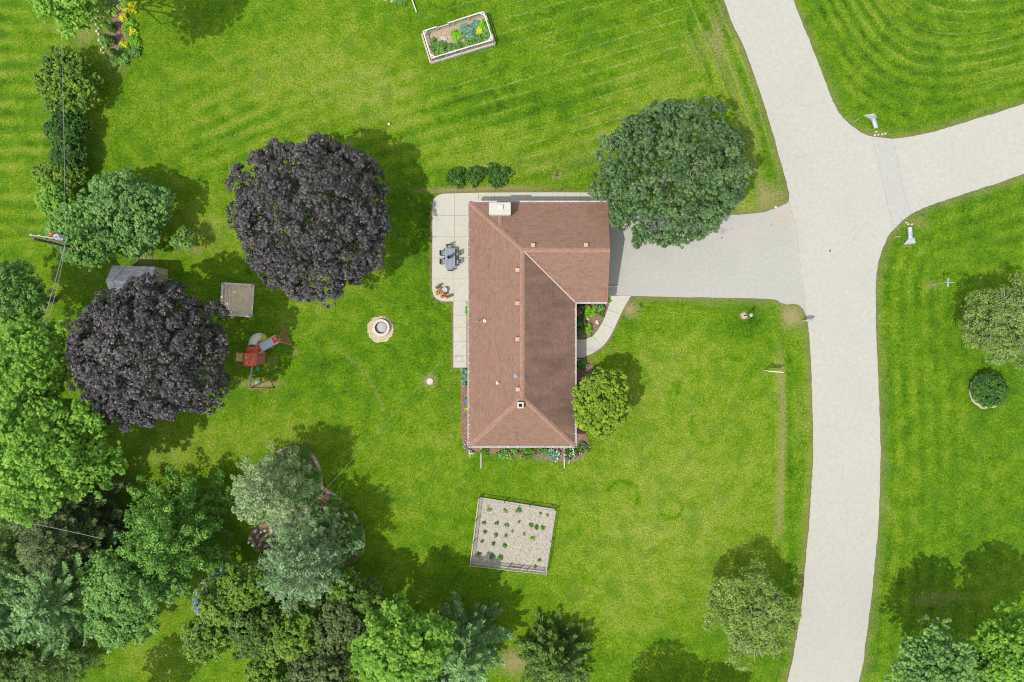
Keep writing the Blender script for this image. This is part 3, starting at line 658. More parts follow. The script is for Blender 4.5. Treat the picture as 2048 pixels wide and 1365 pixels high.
# electric service mast
ms = W(962, 636, 4.0); zb = zroof_w(ms.x)
mb = MB(); mb.tube([(W(955, 643, 3.1).x, W(955, 643, 3.1).y, 1.2), (W(955, 643, 3.1).x, W(955, 643, 3.1).y, 3.6), (W(955, 643, 3.1).x + .10, W(955, 643, 3.1).y, 3.75)], .045, 8)
mb.bar((W(955, 643, 3.1).x, W(955, 643, 3.1).y, 3.5), (W(966, 634, 3.3).x, W(966, 634, 3.3).y, zroof_w(W(966, 634, 3.3).x) + .03), .05)
mb.lathe(W(955, 643, 3.1).x, W(955, 643, 3.1).y, [(.12, zb - .15), (.1, zb + .03), (.05, zb + .05)], 10)
mb.build('service_mast', M['grey_metal'], house)
MAST = Vector((W(955, 643, 3.1).x, W(955, 643, 3.1).y, 3.6))
# downspouts and their ground extensions
def spout(pts, name='downspout'):
    mb = MB()
    for i in range(len(pts) - 1): mb.bar(pts[i], pts[i + 1], .09 if name == 'downspout' else .13, .08)
    return mb.build(name, M['white'], house)
for px in (962, 1128.5):
    x = W(px, 0, .1).x; spout([(x, HS - .06, EZ - .1), (x, HS + OV - .06, EZ - .45), (x, HS + OV - .06, .12), (x, HS + .2, .10), (x, W(0, 937, .1).y, .09)])
spout([(HWE - .3, HWS + .5, EZ - .2), (HWE - .3, W(0, 577, 0).y, .3), (W(1238, 0).x, W(0, 572.5).y, .1)])
spout([(HE + .06, W(0, 719.5).y, EZ - .1), (HE - .44, W(0, 719.5).y, EZ - .4), (HE - .44, W(0, 719.5).y, .13), (W(1163, 0).x, W(0, 720.5).y, .1)])
# doors and windows
def window(x, y, z, w, h, axis_):
    mb = MB(); t = .06
    if axis_ == 'x': mb.box(x, y, z, t, w + .16, h + .16); g_ = (x, y, z, t + .04, w, h)
    else: mb.box(x, y, z, w + .16, t, h + .16); g_ = (x, y, z, w, t + .04, h)
    f = mb.build('window', M['white'], wall); MB().box(*g_).build('pane', M['glass'], f); return f
for y in (-7.5, -3.6, 1.6): window(WR, y, 1.45, 1.5, 1.1, 'x')
for y in (-7.5, -4, 2.0, 10.5): window(WL, y, 1.45, 1.4, 1.0, 'x')
for x in (-1.5, 2.8): window(x, WS_, 1.45, 1.3, 1.0, 'y')
for x in (2.2, 6.0): window(x, WN_, 1.5, 1.2, .9, 'y')
gd = MB()
for k in range(5): gd.box(WG + .04, ym + .3, .24 + k * .44, .06, 4.9, .42)
gd.build('garage_door', M['white'], wall)
dd = MB().box(WR + .03, W(0, 697).y, 1.2, .07, 1.0, 2.1).build('front_door', M['copper'], wall); MB().box(WR + .10, W(0, 697).y + .38, 1.15, .06, .05, .12).build('handle', M['grey_metal'], dd)
dd = MB().box(WL - .03, W(0, 625).y, 1.2, .07, 1.0, 2.05).build('back_door', M['white'], wall); MB().box(WL - .10, W(0, 625).y + .38, 1.15, .06, .05, .12).build('handle', M['grey_metal'], dd)
mb = MB(); y0, y1 = W(0, 715.5).y, W(0, 679.5).y; mb.box((WR + W(1162, 0).x) / 2, (y0 + y1) / 2, .19, W(1162, 0).x - WR, y1 - y0, .22); mb.box((W(1162, 0).x + W(1170, 0).x) / 2 + .003, (y0 + y1) / 2, .15, W(1170, 0).x - W(1162, 0).x, y1 - y0, .12)
st = mb.build('front_steps', M['patio']); tag(st, 'two low concrete steps between front walk and house wall', 'steps')
# ------------------------------------------------------------------ foliage
def quads(C, Nrm, L, Wd, rng, along=None):
    """leaf faces: diamonds centred at C (n,3) facing Nrm, length L and width Wd"""
    n = len(C); Nrm = Nrm / (np.linalg.norm(Nrm, axis=1, keepdims=True) + 1e-9)
    r = rng.normal(size=(n, 3)) if along is None else along + rng.normal(size=(n, 3)) * .35
    T = r - (r * Nrm).sum(1, keepdims=True) * Nrm; T /= np.linalg.norm(T, axis=1, keepdims=True) + 1e-9
    B = np.cross(Nrm, T); L = np.asarray(L).reshape(-1, 1); Wd = np.asarray(Wd).reshape(-1, 1)
    V = np.empty((n, 4, 3)); V[:, 0] = C - T * L * .5; V[:, 1] = C - B * Wd * .5 - Nrm * L * .05; V[:, 2] = C + T * L * .5; V[:, 3] = C + B * Wd * .5 - Nrm * L * .05
    return V
def leafmesh(name, parts, mat, parent):
    V = np.concatenate([p[0] for p in parts]); v = np.concatenate([p[1] for p in parts]); n = len(V)
    return np_mesh(name, V.reshape(-1, 3), np.arange(n * 4).reshape(n, 4), mat, parent, dict(v=np.repeat(v, 4)))
def unit(n, rng, zmin=-1.0):
    z = rng.uniform(zmin, 1, n); a = rng.uniform(0, 2 * math.pi, n); r = np.sqrt(1 - z * z)
    return np.stack([r * np.cos(a), r * np.sin(a), z], 1)
def clumps(C, rad, per, leaf, rng, flat=.8, up=1.05, vbase=None, bias=None):
    """leaf clusters: per leaves on the outer side of each ball"""
    m = len(C); idx = np.repeat(np.arange(m), per); n = len(idx)
    d = unit(n, rng, -.35); rr = (np.asarray(rad).reshape(-1)[idx] if np.ndim(rad) else np.full(n, rad))
    k = rng.uniform(.55, 1.08, n)
    P = C[idx] + d * (rr * k)[:, None] * np.array([1, 1, flat])
    nr = d + rng.normal(size=(n, 3)) * .5; nr[:, 2] += up
    sz = leaf * rng.uniform(.65, 1.3, n)
    vb = rng.uniform(0, 1, m) if vbase is None else vbase
    v = np.clip(.5 * vb[idx] + .5 * rng.beta(2, 2.2, n), 0, 1)
    return quads(P, nr, sz, sz * .72, rng), v
def outline(ang, out):
    if out is None: return np.ones_like(ang)
    o = np.array(list(out) + [out[0]], float); x = (np.degrees(ang) % 360) / 360 * len(out); i = x.astype(int) % len(out); t = x - np.floor(x); t = t * t * (3 - 2 * t)
    return o[i] * (1 - t) + o[i + 1] * t
def limb(mb, a, b, r0, r1, rng, k=4, bend=.12):
    a = np.array(a, float); b = np.array(b, float); L = np.linalg.norm(b - a); P = []
    off = rng.normal(size=3) * L * bend
    for i in range(k + 1):
        t = i / k; P.append(a * (1 - t) + b * t + off * math.sin(t * math.pi) + np.array([0, 0, L * .08 * math.sin(t * math.pi)]) + (rng.normal(size=3) * L * .02 if 0 < i < k else 0))
    mb.tube(P, [r0 + (r1 - r0) * i / k for i in range(k + 1)], 6); return P

def round_tree(name, label, cat, px, py, h, rpx, mat, up=3.2, dn=2.6, cl=.75, leaf=.22, n=420, per=70, out=None, sx=1, sy=1, gap=0.0, bark='bark', bare=0, seed=1, group=None, inner=.35, trunk=.22, flat=.8, lumps=0, lrad=.0, foot=None, lf=1.6, br=None, cov=1.0, sper=13, thin=0.0, bq=.82):
    """broad-leaved tree or shrub; px,py,rpx = middle and radius of the crown seen from above; h = height of the crown's widest level"""
    rng = np.random.RandomState(seed); c = W(px, py, h); Rm = rpx * S(h)
    t = empty(name, (c.x, c.y, 0), label, cat, group)
    br = br or cl * 1.75; nb_ = int(cov * 2 * Rm * Rm * sx * sy * 1.35 / (br * br)) if lumps else 0
    if lumps:      # foliage gathered in rounded sprays with dark gaps between them
        i_ = np.arange(nb_) + .5; z_ = 1 - 1.32 * i_ / nb_; a_ = i_ * 2.39996 + rng.normal(size=nb_) * .12; z_ = np.clip(z_ + rng.normal(size=nb_) * .02, -.35, 1); r_ = np.sqrt(1 - z_ * z_)
        d = np.stack([r_ * np.cos(a_), r_ * np.sin(a_), z_], 1)
    else: d = unit(n, rng, -.25)
    o = outline(np.arctan2(d[:, 1], d[:, 0]), out)
    if lumps and lrad > 0:   # limbs: larger lobes that swell and dip the crown
        L2 = max(8, int(lumps * .6)); ld = unit(L2, rng, -.25); dt = d @ ld.T; j = dt.argmax(1); th = np.arccos(np.clip(dt.max(1), -1, 1)); sp = math.sqrt(7.9 / L2)
        o = o * (1 + rng.uniform(-.07, .05, L2)[j] - lrad * sst(th, .22 * sp, .72 * sp)); vj = rng.uniform(0, 1, L2)[j]
    else: vj = np.full(len(d), .5)
    rad0 = br if lumps else cl
    k = rng.uniform(.93, 1.02, len(d)) if lumps else np.where(rng.uniform(0, 1, len(d)) < inner, rng.uniform(.45, .86, len(d)), rng.uniform(.86, 1, len(d)))
    rr = Rm - rad0 * .7
    def place(d, o, k):
        P = np.stack([c.x + d[:, 0] * rr * o * k * sx, c.y + d[:, 1] * rr * o * k * sy, h + np.where(d[:, 2] > 0, d[:, 2] * up, d[:, 2] * dn) * k * (.8 + .2 * o)], 1)
        P[:, 2] = np.maximum(P[:, 2], cl * .5 + .05); return P
    C = place(d, o, k); vb = np.clip(.4 * vj + .6 * rng.uniform(0, 1, len(C)), 0, 1)
    if lumps:
        keep = rng.uniform(0, 1, len(C)) > thin; C, d_, vb = C[keep], d[keep], vb[keep]
        m = 13; idx = np.repeat(np.arange(len(C)), m); dd_ = unit(len(idx), rng, -.2) + d_[idx] * .45; dd_ /= np.linalg.norm(dd_, axis=1, keepdims=True)
        rb = br * rng.uniform(.7, 1.2, len(C)); SP = C[idx] + dd_ * (rb[idx] * rng.uniform(.7, 1.0, len(idx)))[:, None] * np.array([1, 1, .85]); SP[:, 2] = np.maximum(SP[:, 2], .05)
        sub = cl * .42
        leaves_ = [clumps(SP, sub, sper, leaf, rng, flat, vbase=np.clip(vb[idx] + rng.normal(size=len(idx)) * .12, 0, 1))]
        if inner > 0:      # leaves further in
            d3 = unit(int(nb_ * inner * 3.2), rng, -.1); C3 = place(d3, outline(np.arctan2(d3[:, 1], d3[:, 0]), out), rng.uniform(.5, .8, len(d3))); leaves_.append(clumps(C3, br * 1.15, 44, leaf * 1.3, rng, flat))
        leafmesh('crown', leaves_, M[mat], t)
    else: leafmesh('crown', [clumps(C, cl * rng.uniform(.7, 1.25, len(C)), per, leaf, rng, flat, vbase=vb)], M[mat], t)
    mb = MB(); top = np.array([c.x, c.y, h + up * .45]); base = np.array([c.x, c.y, -.05]) if foot is None else np.array([W(*foot).x, W(*foot).y, -.05])
    mb.tube([base, base + (0, 0, h * .25), (top + base + (0, 0, h * .25)) / 2 + (rng.normal() * .1, rng.normal() * .1, 0), top], [trunk * 1.3, trunk, trunk * .7, trunk * .25], 8)
    for i in range(9 if rpx > 60 else 5):
        q = C[rng.randint(len(C))]; z0 = h * rng.uniform(.25, .6); ax = base + (top - base) * (z0 / top[2]); limb(mb, ax, q, trunk * .45, .03, rng)
    mb.build('trunk', M[bark], t)
    if bare:
        for i in range(bare):
            mb = MB(); dd = unit(1, rng, .5)[0]; oo = outline(np.array([math.atan2(dd[1], dd[0])]), out)[0]
            q = np.array([c.x + dd[0] * rr * oo * sx * bq, c.y + dd[1] * rr * oo * sy * bq, h + dd[2] * up * 1.0 + cl * .8]); p0 = np.array([c.x, c.y, h * .6]) * .45 + q * .55
            P = limb(mb, p0, q, .05, .018, rng, 5, .08)
            for j in range(3):
                s0 = np.array(P[rng.randint(2, 5)]); e0 = s0 + (q - p0) * rng.uniform(.15, .3) + rng.normal(size=3) * .5; e0[2] = max(e0[2], q[2] - .2); limb(mb, s0, e0, .03, .012, rng, 3)
            mb.build('bare_branch', M['pale_bark'], t)
    return t

def conifer(name, label, px, py, H, R0, mat, z0=.6, nlev=13, nb=9, leaf=.2, per=46, w=.34, droop=.12, p=.8, seed=1, bark='bark', tuft=.0, group=None, cat='tree', sx=1, sy=1, top=None, open_=.0):
    """conifer built of whorls of branches; px,py = its foot on the ground, R0 = spread in metres"""
    rng = np.random.RandomState(seed); b = W(px, py, 0); t = empty(name, (b.x, b.y, 0), label, cat, group)
    parts = []; mb = MB(); mb.tube([(b.x, b.y, -.05), (b.x, b.y, H * .5), (b.x, b.y, H * .97)], [.2, .13, .02], 8)
    for l in range(nlev):
        u = (l + rng.uniform(0, .6)) / nlev; z = z0 + (H - z0) * u; Lr = R0 * max(.06, (1 - u)) ** p
        m = max(3, int(nb * (1 - u * .55)))
        for k in range(m):
            if rng.uniform() < open_: continue
            a = 2 * math.pi * (k + rng.uniform(-.35, .35)) / m + l * 1.3; L = Lr * rng.uniform(.68, 1.15)
            d = np.array([math.cos(a) * sx, math.sin(a) * sy, 0]); side = np.array([-math.sin(a), math.cos(a), 0])
            base = np.array([b.x, b.y, z]); nn = max(8, int(per * L / 2))
            tt = rng.uniform(.12, 1, nn) ** .75
            wd_ = w * L * (1 - tt) ** .7 * .9 + .10
            off = rng.uniform(-1, 1, nn) * wd_
            zz = -droop * L * tt + droop * 1.4 * L * tt ** 3 + rng.normal(size=nn) * .05 - np.abs(off) * .25
            P = base + d * (L * tt)[:, None] + side * off[:, None]; P[:, 2] += zz; P[:, 2] = np.maximum(P[:, 2], .05)
            vb = rng.uniform(.1, .9)
            if tuft > 0:
                parts.append(clumps(P[::4], tuft, 16, leaf, rng, .8, .3, np.clip(vb + rng.normal(size=len(P[::4])) * .15, 0, 1)))
            else:
                al = d * 1.0 + side * np.sign(off)[:, None] * .7
                nr = np.tile([0, 0, 1.0], (nn, 1)) + rng.normal(size=(nn, 3)) * .45
                parts.append((quads(P, nr, leaf * rng.uniform(.8, 1.6, nn), leaf * rng.uniform(.3, .6, nn), rng, al), np.clip(vb * .6 + .4 * rng.uniform(0, 1, nn), 0, 1)))
            if l % 3 == 0 and k % 2 == 0: mb.tube([base, base + d * L * .8 + np.array([0, 0, -droop * L * .5])], [.05, .012], 5)
    leafmesh('crown', parts, M[mat], t); mb.build('trunk', M[bark], t); return t

# --- the large broad-leaved trees
round_tree('maple_tree', 'round purple-leaved maple between the shed lawn and the patio, the upper of two', 'tree', 622, 438, 5.8, 170, 'purple', 3.9, 3.6, .44, .165, 2100, 46, sper=18,
    out=[.96, 1.0, .97, 1.02, .97, 1.07, 1.03, .98, .93, .98, 1.0, 1.05], seed=11, lumps=70, lrad=.12, br=.66, inner=.34, trunk=.32, group='purple maples')
round_tree('maple_tree', 'purple-leaved maple overhanging the grey shed roof', 'tree', 297, 706, 7.0, 166, 'purple', 4.0, 4.0, .44, .165, 2100, 46, sper=18,
    out=[1.0, 1.02, .88, .90, .84, .95, 1.0, .95, .90, .97, .90, 1.08], seed=12, lumps=70, lrad=.14, br=.66, inner=.34, trunk=.34, group='purple maples')
round_tree('maple_tree', 'large dark green maple with pale bare twigs beside the garage driveway', 'tree', 1343, 347, 5.0, 163, 'maple', 3.6, 3.2, .42, .175, 2200, 42, sper=17,
    out=[.97, .93, .99, .92, .93, .99, 1.02, .92, 1.0, .97, 1.06, .93], seed=13, lumps=90, lrad=.12, br=.72, bare=14, bq=.5, inner=.18, trunk=.34)
round_tree('cedar_tree', 'yellow-green cedar against the front wall of the house', 'tree', 1200, 803, 2.9, 65, 'cedar', 2.6, 2.6, .26, .17, 900, 34,
    out=[.98, 1, 1.05, 1.12, .98, .9, .92, .98, 1.05, 1.1, 1.15, .95], sy=1.12, seed=14, lumps=26, lrad=.2, inner=.2)
# --- trees of the left side
round_tree('broadleaf_tree', 'blue-green rounded tree just above the grey shed', 'tree', 258, 425, 3.0, 94, 'bluish', 2.6, 2.4, .42, .2, 900, 46, seed=21, lumps=26, lrad=.25)
round_tree('broadleaf_tree', 'lighter green tree at the foot of the utility pole', 'tree', 182, 462, 3.0, 84, 'mid', 2.4, 2.4, .42, .2, 800, 46, seed=22, lumps=22, lrad=.3, sx=.95, out=[1, 1, .8, .8, .9, 1, 1.15, 1, 1.05, 1.05, 1, .95])
round_tree('broadleaf_sapling', 'thin leggy sapling with bare pale twigs right of the blue-green tree', 'tree', 366, 480, 1.9, 26, 'mid', 1.2, 1.0, .32, .18, 36, 40, seed=23, bare=2, inner=.3, trunk=.05)
round_tree('broadleaf_tree', 'dark green tree at the left edge beside the power lines', 'tree', 20, 592, 6.0, 90, 'mid', 3.0, 3.4, .5, .22, 900, 50, seed=24, lumps=26, lrad=.3, out=[1, .95, .9, .9, 1, 1, 1, 1, 1, 1, 1, 1])
round_tree('ash_tree', 'tall bright green ash at the left edge below the purple maple', 'tree', 95, 895, 8.0, 165, 'bright', 4.0, 4.6, .5, .25, 2300, 42, out=[.97, .9, .8, .9, .95, 1, 1, 1, 1, .85, .85, .95], seed=25, lumps=60, lrad=.3, lf=2)
round_tree('ash_tree', 'bright green ash crowded behind the purple maple at the left edge', 'tree', 70, 720, 7.2, 108, 'bright', 3.4, 4, .5, .24, 1100, 44, seed=26, lumps=30, lrad=.3, out=[1.05, 1.1, 1, .9, .9, 1, 1, 1, 1, 1, 1, 1])
round_tree('broadleaf_tree', 'bright green tree cut by the top left corner of the frame', 'tree', 160, -28, 11.0, 100, 'bright', 3.6, 4, .5, .25, 900, 44, seed=27, lumps=28, lrad=.3, out=[.85, .95, 1, 1, 1, 1, 1, .9, 1.1, 1.12, .9, .8], foot=(205, 22))
# hedge row
round_tree('hedge_shrub', 'large rounded lilac shrub, topmost of the row at the upper left', 'shrub', 138, 166, 1.7, 69, 'hedge', 1.6, 1.5, .34, .2, 620, 44, seed=31, lumps=24, lrad=.2, group='shrubs in a row along the left lawn', out=[1, .95, .95, 1, 1.02, .95, .95, .9, 1, 1, .98, 1.02])
round_tree('hedge_shrub', 'clipped dark green shrub below the large lilac', 'shrub', 139, 263, 1.4, 45, 'dark', 1.4, 1.3, .26, .15, 420, 40, seed=32, group='shrubs in a row along the left lawn', inner=.2, lumps=16, lrad=.15)
round_tree('hedge_shrub', 'narrow dark shrub touching the lighter spreading one', 'shrub', 142, 315, 1.4, 40, 'dark', 1.3, 1.3, .26, .15, 360, 40, seed=33, group='shrubs in a row along the left lawn', inner=.2, lumps=14, lrad=.15)
round_tree('hedge_shrub', 'spreading mid green shrub with a shoot poking left', 'shrub', 120, 352, 1.3, 54, 'hedge', 1.1, 1.2, .32, .18, 340, 44, seed=34, group='shrubs in a row along the left lawn', sy=.66, out=[1, 1, 1, .9, 1, 1.1, 1.25, 1, .9, .9, 1, 1], lumps=14, lrad=.2)
round_tree('hedge_shrub', 'light yellow-green shrub at the lower end of the row', 'shrub', 114, 400, 1.5, 38, 'bright', 1.4, 1.3, .3, .2, 260, 44, seed=35, group='shrubs in a row along the left lawn', sy=1.2, lumps=12, lrad=.2)
# --- the wood at lower left
conifer('pine_tree', 'brownish dark pine half hidden at the left edge', 165, 985, 9, 5.6, 'brown', 1, 13, 13, .26, 84, .36, .06, .5, 41)
conifer('pine_tree', 'olive dark pine between the ash and the star-shaped pine', 190, 1055, 9.6, 5.4, 'brown', 1, 13, 13, .26, 84, .36, .06, .5, 42)
conifer('pine_tree', 'dark pine at the left edge just below the pale cable', 70, 1080, 7.0, 4.4, 'deep', 1, 11, 12, .26, 84, .36, .06, .5, 39)
conifer('spruce_tree', 'feathery spruce with pale drooping boughs at the lower left edge', 205, 1152, 11.0, 7.0, 'spruce', 2.0, 16, 13, .34, 90, .11, .25, .6, 43)
conifer('spruce_tree', 'spruce with hanging boughs cut by the left edge of the frame', 85, 1190, 9.0, 5.2, 'spruce', 1, 13, 13, .34, 80, .12, .2, .6, 37)
round_tree('cedar_tree', 'dark cedar filling the bottom left corner', 'tree', 15, 1345, 4.0, 70, 'deep', 2, 3, .35, .2, 600, 40, seed=36, lumps=24, lrad=.35, lf=1)
conifer('spruce_tree', 'dark spruce under the bottom left corner', 150, 1275, 7, 4.6, 'deep', 1, 12, 12, .24, 84, .3, .15, .6, 44)
conifer('pine_tree', 'big mid green pine with star-like pointed boughs, left of the blue spruce', 392, 1050, 9.2, 6.4, 'fresh', 1.6, 12, 9, .19, 62, .30, -.02, .5, 45, tuft=.3)
round_tree('broadleaf_tree', 'paler green tree directly below the big star-shaped pine', 'tree', 255, 1180, 5.8, 112, 'mid', 3.2, 3, .45, .21, 1200, 44, out=[1.1, .9, .8, .8, .8, 1, 1.05, 1, .9, .95, .95, .8], seed=46, lumps=30, lrad=.5, lf=1, br=.62)
conifer('spruce_tree', 'slim silvery blue spruce hemmed in by dark cedars', 480, 1142, 9.5, 1.8, 'blue', 2, 15, 7, .18, 80, .34, .05, .4, 47, tuft=.2)
for i_, (x_, y_, h_, r_, m_, lb_) in enumerate(((445, 1200, 6.6, 58, 'hedge', 'dark green cedar below the silvery blue spruce'), (502, 1165, 6.0, 60, 'hedge', 'dark cedar with yellow-green tips beside the rock pile'), (425, 1262, 6.2, 56, 'hedge', 'cedar at the lower left rim of the wood next to a sunlit gap'),
    (505, 1245, 6.0, 66, 'deep', 'deep green cedar in the middle of the bottom wood'), (590, 1262, 5.4, 76, 'hedge', 'mossy green cedar under the blue-grey pine'), (645, 1345, 5.8, 80, 'brown', 'olive cedar at the bottom edge left of the bright tree'), (552, 1342, 5.0, 62, 'hedge', 'cedar at the bottom edge right of a sunlit gap'),
    (680, 1235, 4.6, 66, 'brown', 'shaded olive cedar between pine and bright tree'), (735, 1190, 3.6, 40, 'deep', 'small dark cedar at the upper rim of the bottom wood'), (690, 1175, 3.6, 46, 'hedge', 'small mossy cedar right below the blue-grey pine'))):
    round_tree('cedar_tree', lb_, 'tree', x_, y_, h_, r_, m_, 2.6, 3.5, .3, .19, int(r_ * 13), 36, seed=48 + i_ * 7, lumps=int(r_ * .5), lrad=.42, out=[1, 1, 1.05, .85, .9, 1, .95, 1, 1.1, 1.05, 1, .9], lf=1, br=.46)
round_tree('broadleaf_tree', 'bright green leafy tree at the bottom centre', 'tree', 806, 1285, 6.6, 102, 'bright', 4.0, 4, .45, .25, 1300, 44, out=[1.0, 1.2, .85, 1.1, .85, .9, .95, 1.1, 1.05, 1, .9, .85], seed=54, lumps=30, lrad=.52, lf=1, br=.62)
conifer('spruce_tree', 'dark spruce right of the bright tree at the bottom', 938, 1262, 9.0, 4.6, 'spruce', 1, 13, 11, .34, 70, .17, .12, .55, 55)
conifer('spruce_tree', 'dark spruce at the bottom edge below the vegetable plot', 895, 1325, 7.0, 4.2, 'spruce', 1, 11, 11, .34, 70, .17, .12, .6, 38)
conifer('spruce_tree', 'small dark spruce alone at the bottom edge', 1108, 1300, 5.4, 4.3, 'deep', .3, 12, 19, .26, 90, .26, .1, .7, 56, open_=.15)
# two pines in the island bed
conifer('pine_tree', 'pale grey-green pine on the upper part of the island bed', 582, 958, 10.5, 3.9, 'pale_pine', 3.6, 15, 11, .15, 50, .36, .0, .38, 57, tuft=.22)
conifer('pine_tree', 'blue-grey pine on the lower part of the island bed', 644, 1090, 11.0, 5.0, 'pine', 3.4, 16, 12, .15, 50, .30, .0, .42, 58, tuft=.22)
# --- right side
round_tree('crabapple_tree', 'sparse thin-leaved tree beside the road at the bottom', 'tree', 1500, 1226, 3.4, 108, 'olive', 2.2, 2.4, .5, .16, 900, 17, br=.55, cov=.9, sper=7, thin=.1, out=[.9, .9, .95, .9, .9, .85, .95, .9, 1.05, 1.15, 1.0, .85], seed=61, bare=18, inner=.12, lumps=26, lrad=.4, bark='bark', lf=1)
round_tree('honeylocust_tree', 'thin grey-twigged tree at the right edge above the round shrub', 'tree', 2010, 643, 4.4, 104, 'grey_olive', 2.6, 2.6, .5, .16, 1000, 20, br=.55, cov=1.0, sper=8, thin=.08, out=[1, 1, 1, .95, .9, .9, 1.05, .95, .85, .9, 1, 1], seed=62, bare=22, inner=.12, lumps=26, lrad=.4, bark='bark', lf=1)
round_tree('yew_shrub', 'dark round shrub in the right lawn with a tan mulch rim', 'shrub', 1977, 779, .8, 37, 'dark', 1.1, .7, .22, .15, 360, 36, seed=63, inner=.2)
round_tree('broadleaf_tree', 'grey-green tree at the bottom of the frame right of the road', 'tree', 1866, 1338, 8.0, 96, 'bluish', 3.0, 3.4, .42, .22, 1000, 42, seed=64, lumps=26, lrad=.4, lf=1, foot=(1835, 1338))
round_tree('broadleaf_tree', 'bright green tree in the bottom right corner', 'tree', 2022, 1306, 8.0, 92, 'bright', 3.2, 3.6, .45, .25, 900, 42, seed=65, lumps=26, lrad=.4, out=[1, 1, .9, 1.0, 1.0, .9, .8, .9, 1, 1, 1, 1], lf=1, foot=(1992, 1312))
round_tree('broadleaf_tree', 'dark green tree between the grey-green and the bright one at the bottom right', 'tree', 1955, 1345, 6.4, 84, 'mid', 2.6, 3.4, .45, .24, 700, 42, seed=66, lumps=22, lrad=.4, lf=1, foot=(1935, 1355))
round_tree('broadleaf_tree', 'broad tree crown standing beyond the bottom edge, left one of two', 'tree', 1285, 1500, 6.5, 92, 'mid', 3, 3.4, .7, .26, 380, 44, seed=67, lumps=14, lrad=.3)
round_tree('broadleaf_tree', 'broad tree crown standing beyond the bottom edge, right one of two by the road', 'tree', 1410, 1505, 5.5, 80, 'mid', 3, 3.4, .7, .26, 300, 44, seed=68, lumps=14, lrad=.3)

round_tree('broadleaf_tree', 'tree crown standing beyond the bottom edge near the lower left wood', 'tree', 208, 1448, 6.0, 66, 'mid', 3, 3.4, .7, .26, 300, 44, seed=69, lumps=14, lrad=.3)
# --- small shrubs and plants (single meshes unless a stem shows)
def mound(name, label, cat, px, py, rpx, h, mat, seed, leaf=.14, n=60, per=24, group=None, sx=1, sy=1, z=0.0, fl=None, fln=0, cl=None, rz=0.0):
    rng = np.random.RandomState(seed); c = W(px, py, z + h * .5); r = rpx * S(h); cl = cl or max(.08, min(.32, r * .35))
    d = unit(n, rng, 0); k = rng.uniform(.3, 1.12, n) * (1 + .22 * np.sin(3 * np.arctan2(d[:, 1], d[:, 0]) + seed) + .12 * np.sin(7 * np.arctan2(d[:, 1], d[:, 0]) + 2 * seed)); q = np.stack([d[:, 0] * (r - cl * .6) * k * sx, d[:, 1] * (r - cl * .6) * k * sy, z + cl * .35 + d[:, 2] * max(0.02, h - cl) * k], 1)
    cr, sr = math.cos(R(rz)), math.sin(R(rz)); C = np.stack([c.x + q[:, 0] * cr - q[:, 1] * sr, c.y + q[:, 0] * sr + q[:, 1] * cr, q[:, 2]], 1)
    e = empty(name, (c.x, c.y, z), label, cat, group) if fl else None
    o = leafmesh('foliage' if fl else name, [clumps(C, cl * rng.uniform(.5, 1.25, n), per, leaf, rng, .8, .6)], M[mat], e)
    if fl:
        j = rng.randint(0, n, fln); P = C[j] + rng.normal(size=(fln, 3)) * cl * .6; P[:, 2] = np.abs(P[:, 2] - z) + z + cl * .6
        V_ = quads(P, np.tile([0, 0, 1.0], (fln, 1)) + rng.normal(size=(fln, 3)) * .3, .13 * rng.uniform(.7, 1.3, fln), .12 * rng.uniform(.7, 1.3, fln), rng)
        leafmesh('blossoms', [(V_, rng.uniform(0, 1, fln))], M[fl], e); return e
    me_ = o.data; loc = Vector((c.x, c.y, z)); me_.transform(Matrix.Translation(-loc)); o.location = loc
    return tag(o, label, cat, group)
for i, (x, y, r_, lb) in enumerate(((912, 352, 18, 'left of three low shrubs above the patio'), (951, 350, 18, 'middle of three low shrubs above the patio'), (996, 350, 23, 'right and largest of three low shrubs above the patio'))):
    mound('low_shrub', lb, 'shrub', x, y, r_ * 1.08, .8, 'dark', 80 + i, .17, 150, 44, 'low shrubs in front of the patio')
mound('young_shrub', 'tiny dark shrub in a bare ring beside the big green maple', 'shrub', 1187, 353, 7, .5, 'deep', 84, .12, 20, 24)
mound('dead_seedling', 'small withered plant in a dry patch above the garage', 'plant', 1113, 350, 5, .3, 'brown', 85, .09, 8, 16)
mound('young_shrub', 'small leafy tuft in a dry ring near the front walk', 'shrub', 1281, 612, 5, .4, 'deep', 86, .1, 10, 20)
# front bed
mound('hosta_plant', 'bright lime hosta mound under the garage eave', 'plant', 1178, 625, 14, .7, 'hosta', 90, .22, 70, 26)
mound('hosta_plant', 'darker hosta clump right of the lime one', 'plant', 1197, 613, 12, .6, 'crop', 91, .2, 50, 26)
mound('perennial_plant', 'small fern-like clump at the edge of the front walk', 'plant', 1203, 627, 8, .4, 'deep', 92, .1, 30, 24)
mound('perennial_plant', 'lime perennial with orange tips beside two flat stones', 'plant', 1177, 659, 12, .5, 'hosta', 93, .13, 44, 26, fl='orange_fl', fln=14, sy=1.2)
mound('perennial_plant', 'dark broad-leaved shrub against the front wall', 'shrub', 1158, 652, 12, .9, 'deep', 94, .2, 60, 26, sy=1.7)
mound('perennial_plant', 'dark leafy plant in the corner of garage and front wall', 'plant', 1163, 615, 8, .6, 'deep', 95, .18, 26, 24)
mound('perennial_plant', 'small tuft beside the garage end of the front walk', 'plant', 1217, 602, 6, .4, 'mid', 96, .1, 16, 24)
mound('perennial_plant', 'broad-leaved plant beyond the downspout below the front steps', 'plant', 1165, 729, 12, .5, 'crop', 97, .18, 40, 24)
